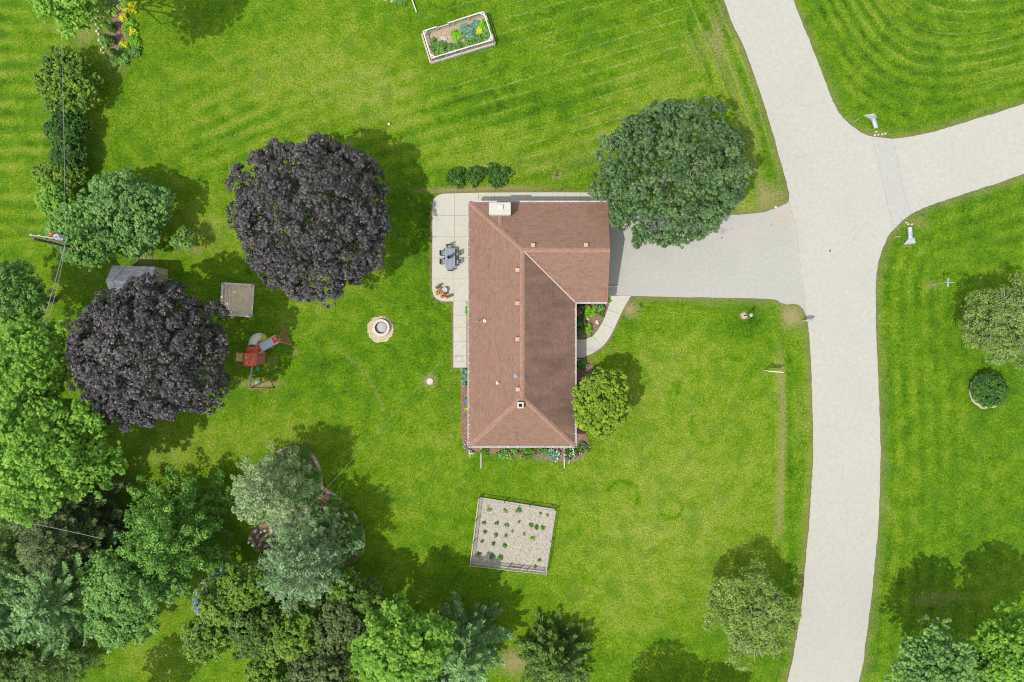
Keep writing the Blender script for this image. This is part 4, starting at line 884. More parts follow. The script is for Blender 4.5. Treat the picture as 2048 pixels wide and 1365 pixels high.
def rock(name, label, px, py, rx_, ry_, h, seed, rz=0, mat='stone', group=None, z=0.0):
    rng = random.Random(seed); n = 9; a0 = rng.uniform(0, 1); c = W(px, py, 0); rz = R(rz); P = []
    for k in range(n):
        a = 2 * math.pi * (k + rng.uniform(-.3, .3)) / n; r_ = rng.uniform(.78, 1.08); x, y = rx_ / PPM * r_ * math.cos(a), ry_ / PPM * r_ * math.sin(a)
        P.append((c.x + x * math.cos(rz) - y * math.sin(rz), c.y + x * math.sin(rz) + y * math.cos(rz)))
    mb = MB(); q = [(p[0], p[1], z - .03) for p in P] + [(c.x + (p[0] - c.x) * .97, c.y + (p[1] - c.y) * .97, z + h * .7 * rng.uniform(.8, 1.1)) for p in P] + [(c.x + (p[0] - c.x) * .72, c.y + (p[1] - c.y) * .72, z + h * rng.uniform(.85, 1.1)) for p in P]
    mb.add(q, [(i, (i + 1) % n, n + (i + 1) % n, n + i) for i in range(n)] + [(n + i, n + (i + 1) % n, 2 * n + (i + 1) % n, 2 * n + i) for i in range(n)] + [tuple(range(2 * n, 3 * n))])
    o = mb.build(name, M[mat]); loc = Vector((c.x, c.y, z)); o.data.transform(Matrix.Translation(-loc)); o.location = loc
    return tag(o, label, 'stone', group)
rock('flat_stone', 'flat pale stone in the front bed, the one nearer the house', 1173, 638, 5.5, 3.2, .14, 1, -15)
rock('flat_stone', 'flat pale stone in the front bed, the one nearer the walk', 1194, 645, 3.6, 4.8, .12, 2, 20)
rock('small_stone', 'small round stone in the front bed beside the house wall', 1161, 625, 2.2, 2.4, .16, 3)
rock('white_stone', 'white stone at the corner of driveway and road', 1551, 415, 3, 2.2, .16, 4, 0, 'white')
# house south and west flowers
mound('peony_plant', 'clump with magenta pink blooms at the southwest house corner', 'plant', 933, 893, 9, .6, 'mid', 100, .13, 36, 22, fl='pink', fln=90, sy=1.3)
mound('daisy_plant', 'white-blooming clump beside the magenta one', 'plant', 941, 906, 6, .4, 'mid', 101, .1, 18, 22, fl='white_fl', fln=60)
mound('lily_plant', 'arching grey-green leaves on the west wall below the walk', 'plant', 930, 756, 8, .6, 'cabbage', 102, .28, 46, 22, sy=2.6)
mound('salvia_plant', 'purple flowering clump on the west wall', 'plant', 933, 803, 6, .5, 'mid', 103, .1, 22, 22, fl='purple_fl', fln=40, sy=1.3)
mound('coreopsis_plant', 'yellow flowering clump below the purple one on the west wall', 'plant', 932, 817, 6, .4, 'hosta', 104, .1, 20, 22, fl='yellow_fl', fln=24)
mound('ground_plant', 'green strip of leaves between walk and west wall', 'plant', 934.5, 622, 4, .35, 'hosta', 105, .12, 40, 20, sy=4.2, z=.1)
for i, (x, y, r_, mt, fl, fn, lb) in enumerate(((1006, 909, 12, 'mid', None, 0, 'dark leafy clump left of the yellow lilies on the south wall'), (1018, 911, 7, 'mid', 'yellow_fl', 46, 'yellow and orange lilies on the south wall of the house'), (970, 905, 9, 'hedge', None, 0, 'low green clump by the left downspout extension'),
    (1058, 904, 15, 'hedge', None, 0, 'wide green clump at the middle of the south wall'), (1110, 910, 14, 'cabbage', 'white_fl', 30, 'spiky pale clump left of the right downspout extension'), (1144, 907, 15, 'deep', 'white_fl', 44, 'clump dotted with white blooms at the southeast corner'),
    (1164, 897, 12, 'deep', 'white_fl', 14, 'dark leafy plants around the southeast corner of the house'), (1088, 904, 10, 'mid', None, 0, 'light green tuft on the south wall'), (1030, 902, 8, 'mid', None, 0, 'small clump behind the yellow lilies'))):
    mound('border_plant', lb, 'plant', x, y, r_ * 1.2, .45, mt, 110 + i, .17, 44, 22, 'plants along the south wall', fl=fl, fln=fn, sy=.75)
# upper left garden bed
for i, (x, y, r_, mt, h_, lb) in enumerate(((260, 14, 13, 'yellow', .8, 'golden shrub at the top of the upper left garden bed'), (246, 36, 10, 'yellow', .6, 'golden shrub touching the mulch path'), (249, 90, 9, 'yellow', .6, 'round golden shrub at the lower end of the mulch path'),
    (264, 62, 8, 'yellow', .5, 'small golden shrub in green perennials'), (258, 48, 15, 'hosta', .5, 'lime perennials right of the mulch path'), (268, 82, 13, 'hosta', .45, 'green perennials right of the round golden shrub'),
    (240, 112, 19, 'fresh', .5, 'mixed green perennials below the mulch path'), (268, 105, 13, 'mid', .5, 'darker perennials at the lower right of the garden bed'), (210, 82, 13, 'mid', .5, 'perennials between stone wall and mulch'),
    (224, 125, 14, 'fresh', .35, 'low spreading plants at the tip of the garden bed'))):
    mound('garden_plant', lb, 'plant', x, y, r_, h_, mt, 130 + i, .16, 60, 26, 'plants of the upper left garden bed')
for i, (bx, by, H_, lb) in enumerate(((214, 18, 3.0, 'dark conical evergreen at the top of the mulch path'), (226, 58, 1.9, 'small conical evergreen halfway down the mulch path'), (226, 84, 1.9, 'small conical evergreen near the round golden shrub'), (238, 112, 1.8, 'small conical evergreen at the lower tip of the garden bed'))):
    conifer('dwarf_conifer', lb, bx, by, H_, .55 if i else 1.5, 'deep', .1, 9, 9, .13, 120, .4, .1, .8, 140 + i,  group='conical evergreens in the garden bed', cat='shrub')
for i in range(13):
    t_ = i / 12; x = 189 + 20 * t_ + 3 * math.sin(i * 2.1); y = 32 + 76 * t_
    rock('wall_stone', 'pale edging stone in the row left of the mulch path', x, y, _rs.uniform(2, 3.4), _rs.uniform(2.2, 3.4), _rs.uniform(.18, .3), 200 + i, i * 31, 'stone', 'edging stones of the upper left bed')
# island bed planting
for i, (x, y, r_, mt, h_, lb, fl) in enumerate(((668, 1008, 15, 'mid', .4, 'leafy clump just inside the bend of the island bed', None), (690, 1022, 16, 'hedge', .4, 'ground cover at the upper right rim of the lower island bed', None), (712, 1052, 14, 'hedge', .4, 'ground cover at the right rim of the island bed', None), (630, 1012, 13, 'mid', .4, 'clump in the fork of the small mulch path', None), (560, 935, 30, 'deep', .45, 'dark ground cover under the upper pine', None), (562, 985, 30, 'mid', .4, 'perennials under the lower side of the upper pine', None), (695, 1095, 28, 'hedge', .4, 'dark ground cover under the lower pine', None), (655, 1058, 24, 'deep', .4, 'dark ground cover beside the lower pine trunk', None), (600, 930, 30, 'hedge', .5, 'dark periwinkle carpet at the top of the island bed', None), (622, 956, 22, 'mid', .5, 'leafy perennials at the upper right of the island bed', None), (595, 912, 26, 'mid', .45, 'dark ground cover at the upper rim of the island bed', None),
    (608, 985, 24, 'crop', .45, 'green perennials above the little mulch path', None), (590, 1002, 12, 'hosta', .4, 'lime plants beside the upper pine', None), (660, 1025, 14, 'hosta', .5, 'yellow-green plant right of the mulch path', 'yellow_fl'), (684, 1040, 26, 'hedge', .5, 'dark ground cover below the yellow-green plant', None),
    (706, 1070, 24, 'mid', .5, 'perennials at the right tip of the island bed', None), (714, 1085, 10, 'hosta', .4, 'small lime clump at the right rim of the island bed', None), (640, 1042, 18, 'hedge', .5, 'dark ground cover just left of the yellow-green plant', None), (632, 985, 12, 'mid', .4, 'clump at the bend of the island bed rim', None), (596, 960, 22, 'deep', .45, 'dark ground cover in the middle of the upper island bed', 'orange_fl'))):
    mound('bed_plant', lb, 'plant', x, y, r_, h_, mt, 160 + i, .2, 100, 30, 'plants of the island bed', fl=fl, fln=16)
for i, (x, y, a_, b_, r_, mt) in enumerate(((512, 1062, 5, 4, 20, 'stone'), (503, 1076, 5, 3, -30, 'stone'), (499, 1084, 3, 2.5, 10, 'stone'), (517, 1072, 3, 6, -10, 'flag'), (526, 1078, 8, 4, 40, 'flag'), (520, 1089, 5, 3, 60, 'stone'), (534, 1091, 5, 3, 20, 'flag'), (523, 1064, 4, 3, 70, 'stone'), (532, 1060, 4, 3, 0, 'stone'), (541, 1084, 3, 4, 0, 'stone'), (509, 1088, 4, 2.5, -20, 'stone'))):
    rock('rock', 'jagged tan rock in the pile at the left rim of the island bed', x, y, a_, b_, _rs.uniform(.2, .45), 300 + i, r_, mt, 'rocks piled at the island bed')
rock('stone_slab', 'large smooth flagstone slab between the two pines', 556, 1055, 22, 15, .14, 330, 35, 'flag')
_edge = smooth_line([(556, 903), (590, 896), (618, 906), (634, 925), (642, 955), (645, 975), (668, 990), (695, 1015), (718, 1045), (727, 1075), (725, 1105)], 9)
for i, (x, y) in enumerate(_edge[::2]):
    rock('edging_stone', 'low tan edging stone on the curved rim of the island bed', x, y, 2.1, 1.4, .09, 400 + i, i * 20, 'flag', 'edging stones of the island bed')
# ------------------------------------------------------------------ garden and yard objects
def P3(px, py, h=0.0): return tuple(W(px, py, h))
# patio table with six chairs and a closed parasol
TZ = .10 + .74; tc = W(900, 516.5, TZ)
t = empty('patio_table', (tc.x, tc.y, .10), 'long slate-grey slatted table on the patio', 'table')
mb = MB(); L_, Wt = 1.92, 1.0
for k in range(8): mb.box(tc.x - Wt / 2 + (k + .5) * Wt / 8, tc.y, TZ - .015, Wt / 8 - .012, L_, .03)
mb.build('tabletop', M['slate'], t)
mb = MB(); mb.box(tc.x, tc.y, TZ - .06, Wt - .12, L_ - .12, .05); mb.build('table_frame', M['dark_metal'], t)
for i in (-1, 1):
    for j in (-1, 1): MB().bar((tc.x + i * .42, tc.y + j * .86, .10), (tc.x + i * .42, tc.y + j * .86, TZ - .03), .05).build('leg', M['dark_metal'], t)
def chair_proto():
    e = empty('patio_chair', (0, 0, .1), 'x', 'chair'); z = .1
    mb = MB()
    for k in range(5): mb.box(-.19 + k * .095, 0, z + .43, .085, .46, .02)
    mb.build('seat', M['grey_metal'], e)
    mb = MB()
    for k in range(4): mb.bar((-.23 - .015 * k, -.22, z + .52 + k * .11), (-.23 - .015 * k, .22, z + .52 + k * .11), .02, .07)
    mb.bar((-.22, -.23, z + .42), (-.29, -.23, z + .92), .03); mb.bar((-.22, .23, z + .42), (-.29, .23, z + .92), .03); mb.bar((-.29, -.24, z + .92), (-.29, .24, z + .92), .035)
    mb.build('backrest', M['dark_metal'], e)
    for i, j in ((-1, -1), (-1, 1), (1, -1), (1, 1)): MB().bar((i * .22, j * .23, z), (i * .21, j * .23, z + .43), .03).build('leg', M['dark_metal'], e)
    for j in (-1, 1): MB().bar((-.25, j * .26, z + .65), (.2, j * .26, z + .65), .045, .02).bar((.2, j * .26, z + .65), (.21, j * .24, z + .42), .025).build('armrest', M['dark_metal'], e)
    return e
def copy_tree(o, parent=None):
    c = o.copy(); COL.objects.link(c); c.parent = parent
    for ch_ in list(o.children): copy_tree(ch_, c)
    return c
cp = chair_proto(); first = True
for x, y, rz, lb in ((886.3, 507, 0, 'grey patio chair on the lawn side, nearer the head of the table'), (886.3, 524, 0, 'grey patio chair on the lawn side, nearer the flower pots'), (912.5, 508, 180, 'grey patio chair on the house side, nearer the head of the table'),
    (912.5, 525, 180, 'grey patio chair on the house side, nearer the flower pots'), (898.5, 496, -78, 'grey patio chair turned askew at the upper end of the table'), (901, 537.5, 90, 'grey patio chair at the lower end of the table')):
    c = cp if first else copy_tree(cp); first = False; p = W(x, y, .5); c.location = (p.x, p.y, .1); c.rotation_euler.z = R(rz); c['label'] = lb; c['group'] = 'chairs around the patio table'
u = empty('parasol', (tc.x - .06, tc.y + .02, .1), 'closed navy parasol standing through the grey table', 'parasol')
ux, uy = tc.x - .06, tc.y + .02
MB().tube([(ux, uy, .1), (ux, uy, 2.35)], .022, 8).build('pole', M['grey_metal'], u)
mb = MB(); prof = []; n = 16
for r_, z in ((.05, 1.05), (.16, 1.12), (.15, 1.4), (.12, 1.8), (.07, 2.15), (.02, 2.32)): prof.append((r_, z))
P = []
for r_, z in prof:
    for k in range(n): a = 2 * math.pi * k / n; rr = r_ * (1.15 if k % 2 else .6); P.append((ux + rr * math.cos(a), uy + rr * math.sin(a), z))
mb.add(P, [(i * n + k, i * n + (k + 1) % n, (i + 1) * n + (k + 1) % n, (i + 1) * n + k) for i in range(len(prof) - 1) for k in range(n)] + [tuple(range(n - 1, -1, -1))]); mb.build('canopy', M['fabric_dark'], u)
MB().lathe(ux, uy, [(.22, .1), (.22, .15), (.05, .18), (.04, .35)], 14).build('base', M['dark_metal'], u)
# flower pots
for i, (x, y, r_, fl, lb) in enumerate(((874, 575, 3.4, 'red_fl', 'red-flowered pot at the upper left of the patio cluster'), (880, 580, 3.6, 'orange_fl', 'orange-flowered pot second from the top of the cluster'), (874, 586.5, 4.8, 'yellow_fl', 'large pot of yellow-orange flowers nearest the lawn'), (883.5, 584.5, 3.2, 'pink', 'pink-flowered pot in the middle of the cluster'),
    (890, 587.5, 3.4, 'red_fl', 'red and pink flowered pot on the house side of the cluster'), (884.5, 593, 3.8, 'orange_fl', 'orange-flowered pot at the rounded patio corner'), (894.5, 594.5, 3, 'red_fl', 'small dark pot with red leaves at the end of the cluster'), (900, 592.5, 2.6, 'crop', 'small green potted plant nearest the house'), (879, 571, 2.2, 'crop', 'tiny green potted plant at the top of the cluster'))):
    p = W(x, y, .5); e = empty('flower_pot', (p.x, p.y, .1), lb, 'pot', 'flower pots on the patio corner'); rr = r_ / PPM
    MB().lathe(p.x, p.y, [(rr * .6, .10), (rr * .85, .38), (rr * .95, .38), (rr * .95, .42), (rr * .75, .42), (rr * .72, .37)], 14).build('pot', M['terracotta'], e)
    rng = np.random.RandomState(500 + i); C = unit(14, rng, 0) * rr * .6 + np.array([p.x, p.y, .45]); leafmesh('foliage', [clumps(C, .08, 16, .07, rng)], M['crop'], e)
    C = unit(22, rng, .1) * rr * .85 + np.array([p.x, p.y, .5]); leafmesh('blossoms', [clumps(C, .05, 8, .07, rng, .8, .8)], M[fl], e)
b_ = MB(); p = W(889, 581, .4); b_.lathe(p.x, p.y, [(.26, .1), (.26, .12), (.1, .16), (.09, .42), (.24, .5), (.30, .55), (.27, .56), (.1, .50)], 20)
o = b_.build('bird_bath', M['ash']); tag(o, 'pale grey round bird bath among the flower pots', 'bird bath')

# raised planter with netting above a timber base
pl = empty('raised_planter', P3(920, 78), 'raised garden planter with a white rail and wire sides on the upper lawn', 'planter')
base = [(861.7, 128.5), (990, 90), (971, 31), (844.3, 72)]; B0 = [W(a, b) for a, b in base]
def quadbars(mb, Q_, z, w, h):
    for i in range(4): a, b = Q_[i], Q_[(i + 1) % 4]; mb.bar((a.x, a.y, z), (b.x, b.y, z), w, h)
mb = MB()
for zz in (.09, .26): quadbars(mb, B0, zz, .16, .16)
mb.build('timber_base', M['wood_grey'], pl)
cc = sum(B0, Vector()) / 4; ins = [cc + (q - cc) * .955 for q in B0]; insr = [cc + (q - cc) * .94 for q in B0]
MB().prism([(q.x, q.y) for q in ins], .0, .27).build('soil', M['soil'], pl)
RH = 1.05; mb = MB(); skip = 2
for i in range(4):
    a, b = insr[i], insr[(i + 1) % 4]
    if i == 2:
        n1 = a + (b - a) * .585; n2 = a + (b - a) * .78
        mb.bar((a.x, a.y, RH), (n1.x, n1.y, RH), .11, .05); mb.bar((n2.x, n2.y, RH), (b.x, b.y, RH), .11, .05)
        mb.bar((n1.x, n1.y, RH - .2), (n2.x, n2.y, RH - .2), .09, .05)
        gate = (n1, n2)
    else: mb.bar((a.x, a.y, RH), (b.x, b.y, RH), .11, .05)
for i in range(4):
    q = insr[i]; a = q + (insr[(i + 1) % 4] - q).normalized() * .4; b = q + (insr[(i - 1) % 4] - q).normalized() * .4; mb.bar((a.x, a.y, RH + .004), (b.x, b.y, RH + .004), .1, .04)
mb.build('rail', M['white'], pl)
for i in range(4):
    a, b = insr[i], insr[(i + 1) % 4]; nn = 4 if i % 2 == 0 else 2
    for k in range(nn): q = a + (b - a) * k / nn; MB().bar((q.x, q.y, .2), (q.x, q.y, RH - .03), .08).build('post', M['wood_tan'], pl)
for q in gate: MB().bar((q.x, q.y, .2), (q.x, q.y, RH + .02), .09).build('post', M['wood_tan'], pl)
mb = MB()
for i in range(4):
    a, b = insr[i], insr[(i + 1) % 4]; L = (b - a).length
    for k in range(int(L / .16)): q = a + (b - a) * (k * .16 / L); mb.bar((q.x, q.y, .3), (q.x, q.y, RH - .05), .012)
    for k in range(5): z = .36 + k * .15; mb.bar((a.x, a.y, z), (b.x, b.y, z), .012)
mb.build('wire_mesh', M['grey_metal'], pl)
for i, (x, y, r_, h_, mt, lb) in enumerate(((864, 79, 4.5, .4, 'mid', 'upright leafy crop in the left corner of the planter'), (878, 94, 12, .5, 'crop', 'broad dark crop filling the lower left of the planter'), (912, 69, 9, .5, 'hosta', 'bright lime bushy crop at the middle of the planter'),
    (930, 58, 11, .5, 'cabbage', 'blue-green cabbages left of centre in the planter'), (942, 64, 10, .5, 'cabbage', 'blue-green cabbages beside the straw-coloured crop'), (955, 58, 8, .35, 'yellow', 'yellowing straw-coloured crop in the planter'), (963, 48, 8, .55, 'hosta', 'tall bright green crop at the upper right of the planter'),
    (970, 66, 8, .5, 'crop', 'green crop in the lower right corner of the planter'), (915, 90, 7, .3, 'crop', 'low row of seedlings along the lower rail'), (952, 76, 8, .3, 'crop', 'leafy row near the right end of the lower rail'), (900, 92, 6, .3, 'crop', 'seedlings beside the broad dark crop'), (968, 58, 7, .45, 'hosta', 'bright crop against the right end rail of the planter'), (948, 49, 7, .4, 'cabbage', 'blue-green crop along the upper rail of the planter'), (936, 68, 7, .4, 'mid', 'mixed leafy crop below the blue-green cabbages'), (935, 83, 8, .3, 'crop', 'leafy row along the lower rail right of the seedlings'), (885, 76, 4, .2, 'white_fl', 'pale flowering sprig on the bare planter soil'))):
    mound('crop_plant', lb, 'plant', x + 2, y + 2, r_ * 1.3, h_, mt, 520 + i, .19, 64, 26, 'crops in the raised planter', z=.27)

# fenced vegetable plot
vp = [(958, 995), (1110, 1019), (1091, 1143), (941, 1126)]; V0 = [W(a, b) for a, b in vp]
sheet('vegetable_bed', V0, .05, M['pale_mulch'], label='straw-mulched vegetable plot')
fe = empty('plot_fence', P3(1025, 1070), 'low wire fence with weathered posts round the vegetable plot', 'fence')
FH = .95
mb = MB(); quadbars(mb, V0, .08, .12, .16); mb.build('timber_border', M['wood_grey'], fe)
def fpost(q, h=FH + .08): MB().bar((q.x, q.y, 0), (q.x, q.y, h), .09).build('post', M['wood_grey'], fe)
for i, nn in enumerate((3, 2, 4, 3)):
    a, b = V0[i], V0[(i + 1) % 4]
    for k in range(nn): fpost(a + (b - a) * k / nn)
mb = MB(); quadbars(mb, V0, FH, .035, .07); mb.build('top_rail', M['wood_grey'], fe)
mb = MB()
for i in range(4):
    a, b = V0[i], V0[(i + 1) % 4]; L = (b - a).length
    for k in range(int(L / .15)): q = a + (b - a) * (k * .15 / L); mb.bar((q.x, q.y, .1), (q.x, q.y, FH), .010)
    for k in range(6): z = .16 + k * .14; mb.bar((a.x, a.y, z), (b.x, b.y, z), .010)
mb.build('wire_mesh', M['grey_metal'], fe)
ga, gb = V0[2] + (V0[3] - V0[2]) * .34, V0[2] + (V0[3] - V0[2]) * .5
mb = MB(); mb.bar((ga.x, ga.y + .05, .2), (ga.x, ga.y + .05, FH + .1), .07); mb.bar((gb.x, gb.y + .05, .2), (gb.x, gb.y + .05, FH + .1), .07); mb.bar((ga.x, ga.y + .05, .8), (gb.x, gb.y + .05, .8), .06); mb.bar((ga.x, ga.y + .05, .25), (gb.x, gb.y + .05, .25), .06); mb.build('gate', M['wood_tan'], fe)
def vz(zx, zy): return 920 + zx / 6.827, 960 + zy / 6.825
crops = [(400, 400, 9, 'olive', 'ring-shaped olive clump at the upper left of the vegetable plot'), (620, 415, 8, 'olive', 'thin sprawling crop at the head of the middle row'), (800, 415, 8, 'crop', 'sprawling crop right of the thin one at the head of the plot'),
    (330, 590, 5.2, 'crop', 'first cabbage from the fence in the top row'), (497, 600, 6, 'crop', 'second cabbage in the top row'), (637, 625, 6, 'cabbage', 'blue-green third cabbage in the top row'), (335, 720, 4.4, 'crop', 'small plant nearest the fence in the second row'), (490, 762, 5, 'crop', 'middle plant of the second row'),
    (622, 770, 4.4, 'cabbage', 'pale third plant of the second row'), (715, 700, 6, 'olive', 'upright stringy plant right of the second row'), (292, 850, 3.2, 'crop', 'tiny plant nearest the fence in the third row'), (452, 880, 5, 'crop', 'middle plant of the third row'), (610, 905, 6, 'crop', 'largest plant of the third row'),
    (258, 1020, 6, 'crop', 'plant nearest the fence in the bottom row'), (430, 1050, 7.5, 'crop', 'wide middle plant of the bottom row'), (548, 1065, 8, 'crop', 'largest plant of the bottom row'), (875, 740, 7, 'olive', 'thin stringy plant in the middle of the plot'), (995, 800, 6, 'hosta', 'round green plant below the dark bean row'),
    (970, 625, 6, 'crop', 'left end of the dark bean row'), (1050, 650, 7, 'crop', 'middle of the dark bean row'), (1130, 660, 6, 'crop', 'right end of the dark bean row'), (1080, 1100, 3.6, 'crop', 'small plant alone at the lower right of the plot'), (1022, 1188, 3, 'crop', 'tiny plant by the lower rail'), (800, 580, 5, 'olive', 'faint yellow-green sprigs at the middle of the plot'), (1195, 480, 4, 'olive', 'faint weed near the upper right post'), (1100, 460, 3.5, 'olive', 'faint weed along the top edge of the plot')]
for i, (zx, zy, r_, mt, lb) in enumerate(crops):
    x, y = vz(zx, zy); pale = mt == 'olive'
    mound('vegetable_plant', lb, 'plant', x, y, r_ * .78, .16 if pale else .3, mt, 560 + i, .09 if pale else .12, 12 if pale else 18, 11 if pale else 22, 'plants in the vegetable plot', z=.05, sx=.5 if 'stringy' in lb else 1)

# fire pit
fp = empty('fire_pit', P3(762, 657), 'round fire pit with a pale concrete ring', 'fire pit'); fc = W(762, 656, .3)
MB().lathe(fc.x, fc.y, [(.86, .0), (.86, .36), (.84, .38), (.60, .38), (.58, .36), (.58, .02)], 40, closed=True).build('ring', M['soil'] if False else simple('pale_block', (.60, .53, .43), .12, 5, .9, bump=.3), fp)
MB().lathe(fc.x, fc.y, [(.60, .0), (.60, .42), (.56, .42), (.56, .02)], 32, closed=True).build('liner', M['bark'], fp)
MB().lathe(fc.x, fc.y, [(.57, .0), (.55, .10), (.3, .16), (.05, .17)], 28).build('ash_bed', M['ash'], fp)
mb = MB()
for k in range(16): a = 2 * math.pi * k / 16; mb.bar((fc.x + .61 * math.cos(a), fc.y + .61 * math.sin(a), .384), (fc.x + .85 * math.cos(a), fc.y + .85 * math.sin(a), .384), .02, .006)
mb.build('block_joint', M['joint'], fp)
gp = []
for k in range(48): a = 2 * math.pi * k / 48; r_ = 1.32 + _rs.uniform(-.09, .09); gp.append(W(760.5, 659) + Vector((r_ * math.cos(a), r_ * math.sin(a), 0)))
sheet('gravel_ring', gp, .02, M['gravel'], label='tan gravel ring around the fire pit')
# septic lid, pipe stub
sc = W(860, 763, .1)
MB().lathe(sc.x, sc.y, [(.34, -.02), (.34, .08), (.30, .12), (.12, .135), (.0, .135)], 28).build('septic_lid', M['stucco'])
tag(bpy.data.objects['septic_lid'], 'round white utility lid flush in the lawn', 'lid')
sp = W(778, 249, .15); o = MB().lathe(sp.x, sp.y, [(.09, -.02), (.09, .2), (.12, .2), (.12, .27), (.03, .29)], 12).build('vent_stub', M['white']); tag(o, 'small white capped pipe poking out of the upper lawn', 'pipe')
# trellis edge and stones at the top edge
a, b = W(819, -14, .25), W(833, 25, .15); o = MB().bar(a, b, .10, .10).build('white_pipe', M['white']); tag(o, 'white pipe lying on the grass at the top edge', 'pipe')
for i, (x, y) in enumerate(((772, 1), (784, 4), (790, 2), (812, 1), (806, -4), (796, -5), (778, -6))):
    rock('border_stone', 'pale stone in the cluster cut by the top edge', x, y, 3.2, 2.4, .2, 600 + i, i * 40, 'stone', 'stones at the top edge of the frame')
mound('border_weeds', 'low weedy plants among the stones at the top edge', 'plant', 800, 3, 20, .25, 'fresh', 610, .12, 40, 16, sy=.4)

# sandbox with folded bench lid
sb = empty('sandbox', P3(475, 600), 'square weathered timber sandbox with a folding seat frame', 'sandbox')
Q0 = [W(a, b, .25) for a, b in ((445.5, 567.5), (507, 571), (502.5, 633), (442.5, 628.5))]
mb = MB()
for i in range(4): a, b = Q0[i], Q0[(i + 1) % 4]; mb.bar((a.x, a.y, .14), (b.x, b.y, .14), .05, .28); mb.bar((a.x, a.y, .29), (b.x, b.y, .29), .24, .035)
for i in range(4):
    q = Q0[i]; a = q + (Q0[(i + 1) % 4] - q).normalized() * .55; b = q + (Q0[(i - 1) % 4] - q).normalized() * .55; mb.bar((a.x, a.y, .312), (b.x, b.y, .312), .12, .03)
mb.build('timber_frame', M['wood_pale'], sb)
cc = sum(Q0, Vector()) / 4; MB().prism([((cc + (q - cc) * .97).x, (cc + (q - cc) * .97).y) for q in Q0], 0, .14).build('sand', M['sand'], sb)
def sbp(zx, zy, h): return P3(420 + zx / 5.25, 540 + zy / 5.25, h)
mb = MB()
for a, b in (((165, 180), (163, 440)), ((205, 180), (195, 440)), ((240, 180), (237, 440)), ((155, 180), (250, 180)), ((155, 440), (245, 440))): mb.bar(sbp(*a, .45), sbp(*b, .45), .07, .05)
for a in ((165, 190), (240, 190), (163, 432), (237, 432)): q = sbp(*a, .45); mb.bar(q, (q[0], q[1], .14), .06)
mb.build('seat_frame', simple('silvery_wood', (.74, .71, .64), .06, 6, .8), sb)
# small pale stepping stone
rock('stepping_stone', 'pale triangular stone poking out below the sandbox', 463, 634, 3.5, 2.4, .1, 620, 10)
rock('bare_stone', 'pale flat stone in the lawn below the upper purple maple', 607, 598, 3.5, 2.2, .07, 621, 0)

# play set
ps = empty('play_set', P3(515, 715), 'red-roofed wooden play set with a tube slide and swing beam', 'play set')
def pz(zx, zy, h): return P3(460 + zx / 9.1, 640 + zy / 9.1, h)
T0 = pz(300, 600, 1.5); 
tw = [pz(245, 600, 1.5), pz(465, 605, 1.5), pz(465, 830, 1.5), pz(240, 825, 1.5)]
for q in tw: MB().bar((q[0], q[1], 0), (q[0], q[1], 2.7), .10).build('post', M['wood_red'], ps)
mb = MB(); xs = [q[0] for q in tw]; ys = [q[1] for q in tw]
for k in range(8): y = min(ys) + (k + .5) * (max(ys) - min(ys)) / 8; mb.box((min(xs) + max(xs)) / 2, y, 1.5, max(xs) - min(xs) + .1, (max(ys) - min(ys)) / 8 - .015, .04)
mb.build('deck', M['wood_red'], ps)
def canopy(a, b, c, d, zr, ze, name='roof'):
    """tent roof; a,b,c,d corners of the eaves with the ridge midway between ab-side and cd-side"""
    A, B, C_, D = (Vector(q) for q in (a, b, c, d)); 
    for q in (A, B, C_, D): q.z = ze
    m0 = (A + B) / 2; m1 = (C_ + D) / 2; m0 = A + (B - A) * .27; m1 = D + (C_ - D) * .27; m0.z = m1.z = zr
    m0.z = m1.z = zr; th = Vector((0, 0, .03)); P = [A, m0, B, C_, m1, D]; mb = MB()
    mb.add(P + [p - th for p in P], [(0, 5, 4, 1), (1, 4, 3, 2), (6, 7, 10, 11), (7, 8, 9, 10), (0, 1, 7, 6), (1, 2, 8, 7), (3, 4, 10, 9), (4, 5, 11, 10), (2, 3, 9, 8), (5, 0, 6, 11)])
    return mb.build(name, M['red_plastic'], ps)
rf = canopy(pz(242, 603, 2.7), pz(482, 603, 2.7), pz(470, 845, 2.7), pz(228, 838, 2.7), 3.2, 2.6)
rng = random.Random(8); mb = MB()
for k in range(11):
    x, y = rng.uniform(310, 430), rng.uniform(650, 800); a = Vector(pz(x, y, 2.95)); 
    zz = 3.2 - (3.2 - 2.6) * max(0, (x - 300) / 190) + .03; a.z = zz; b = Vector((a.x + rng.uniform(-.12, .12), a.y + rng.uniform(-.15, .15), zz - .01)); mb.bar(a, b, .045, .008)
mb.build('roof_marks', M['cream_plastic'], rf)
canopy(pz(285, 492, 2.3), pz(495, 492, 2.3), pz(492, 600, 2.3), pz(285, 597, 2.3), 2.35, 2.15, 'lower_roof')
mb = MB(); q = [pz(335, 435, 2.0), pz(485, 437, 2.0), pz(482, 495, 2.0), pz(335, 492, 2.0)]
for i in range(4): mb.bar(q[i], q[(i + 1) % 4], .06)
for p_ in q: mb.bar(p_, (p_[0], p_[1], 0), .07)
mb.build('slide_platform_frame', M['pale_bark'], ps)
cxx = sum(p_[0] for p_ in q) / 4; cyy = sum(p_[1] for p_ in q) / 4; MB().box(cxx, cyy, 1.5, abs(q[1][0] - q[0][0]), abs(q[2][1] - q[1][1]), .05).build('slide_platform', M['wood_red'], ps)
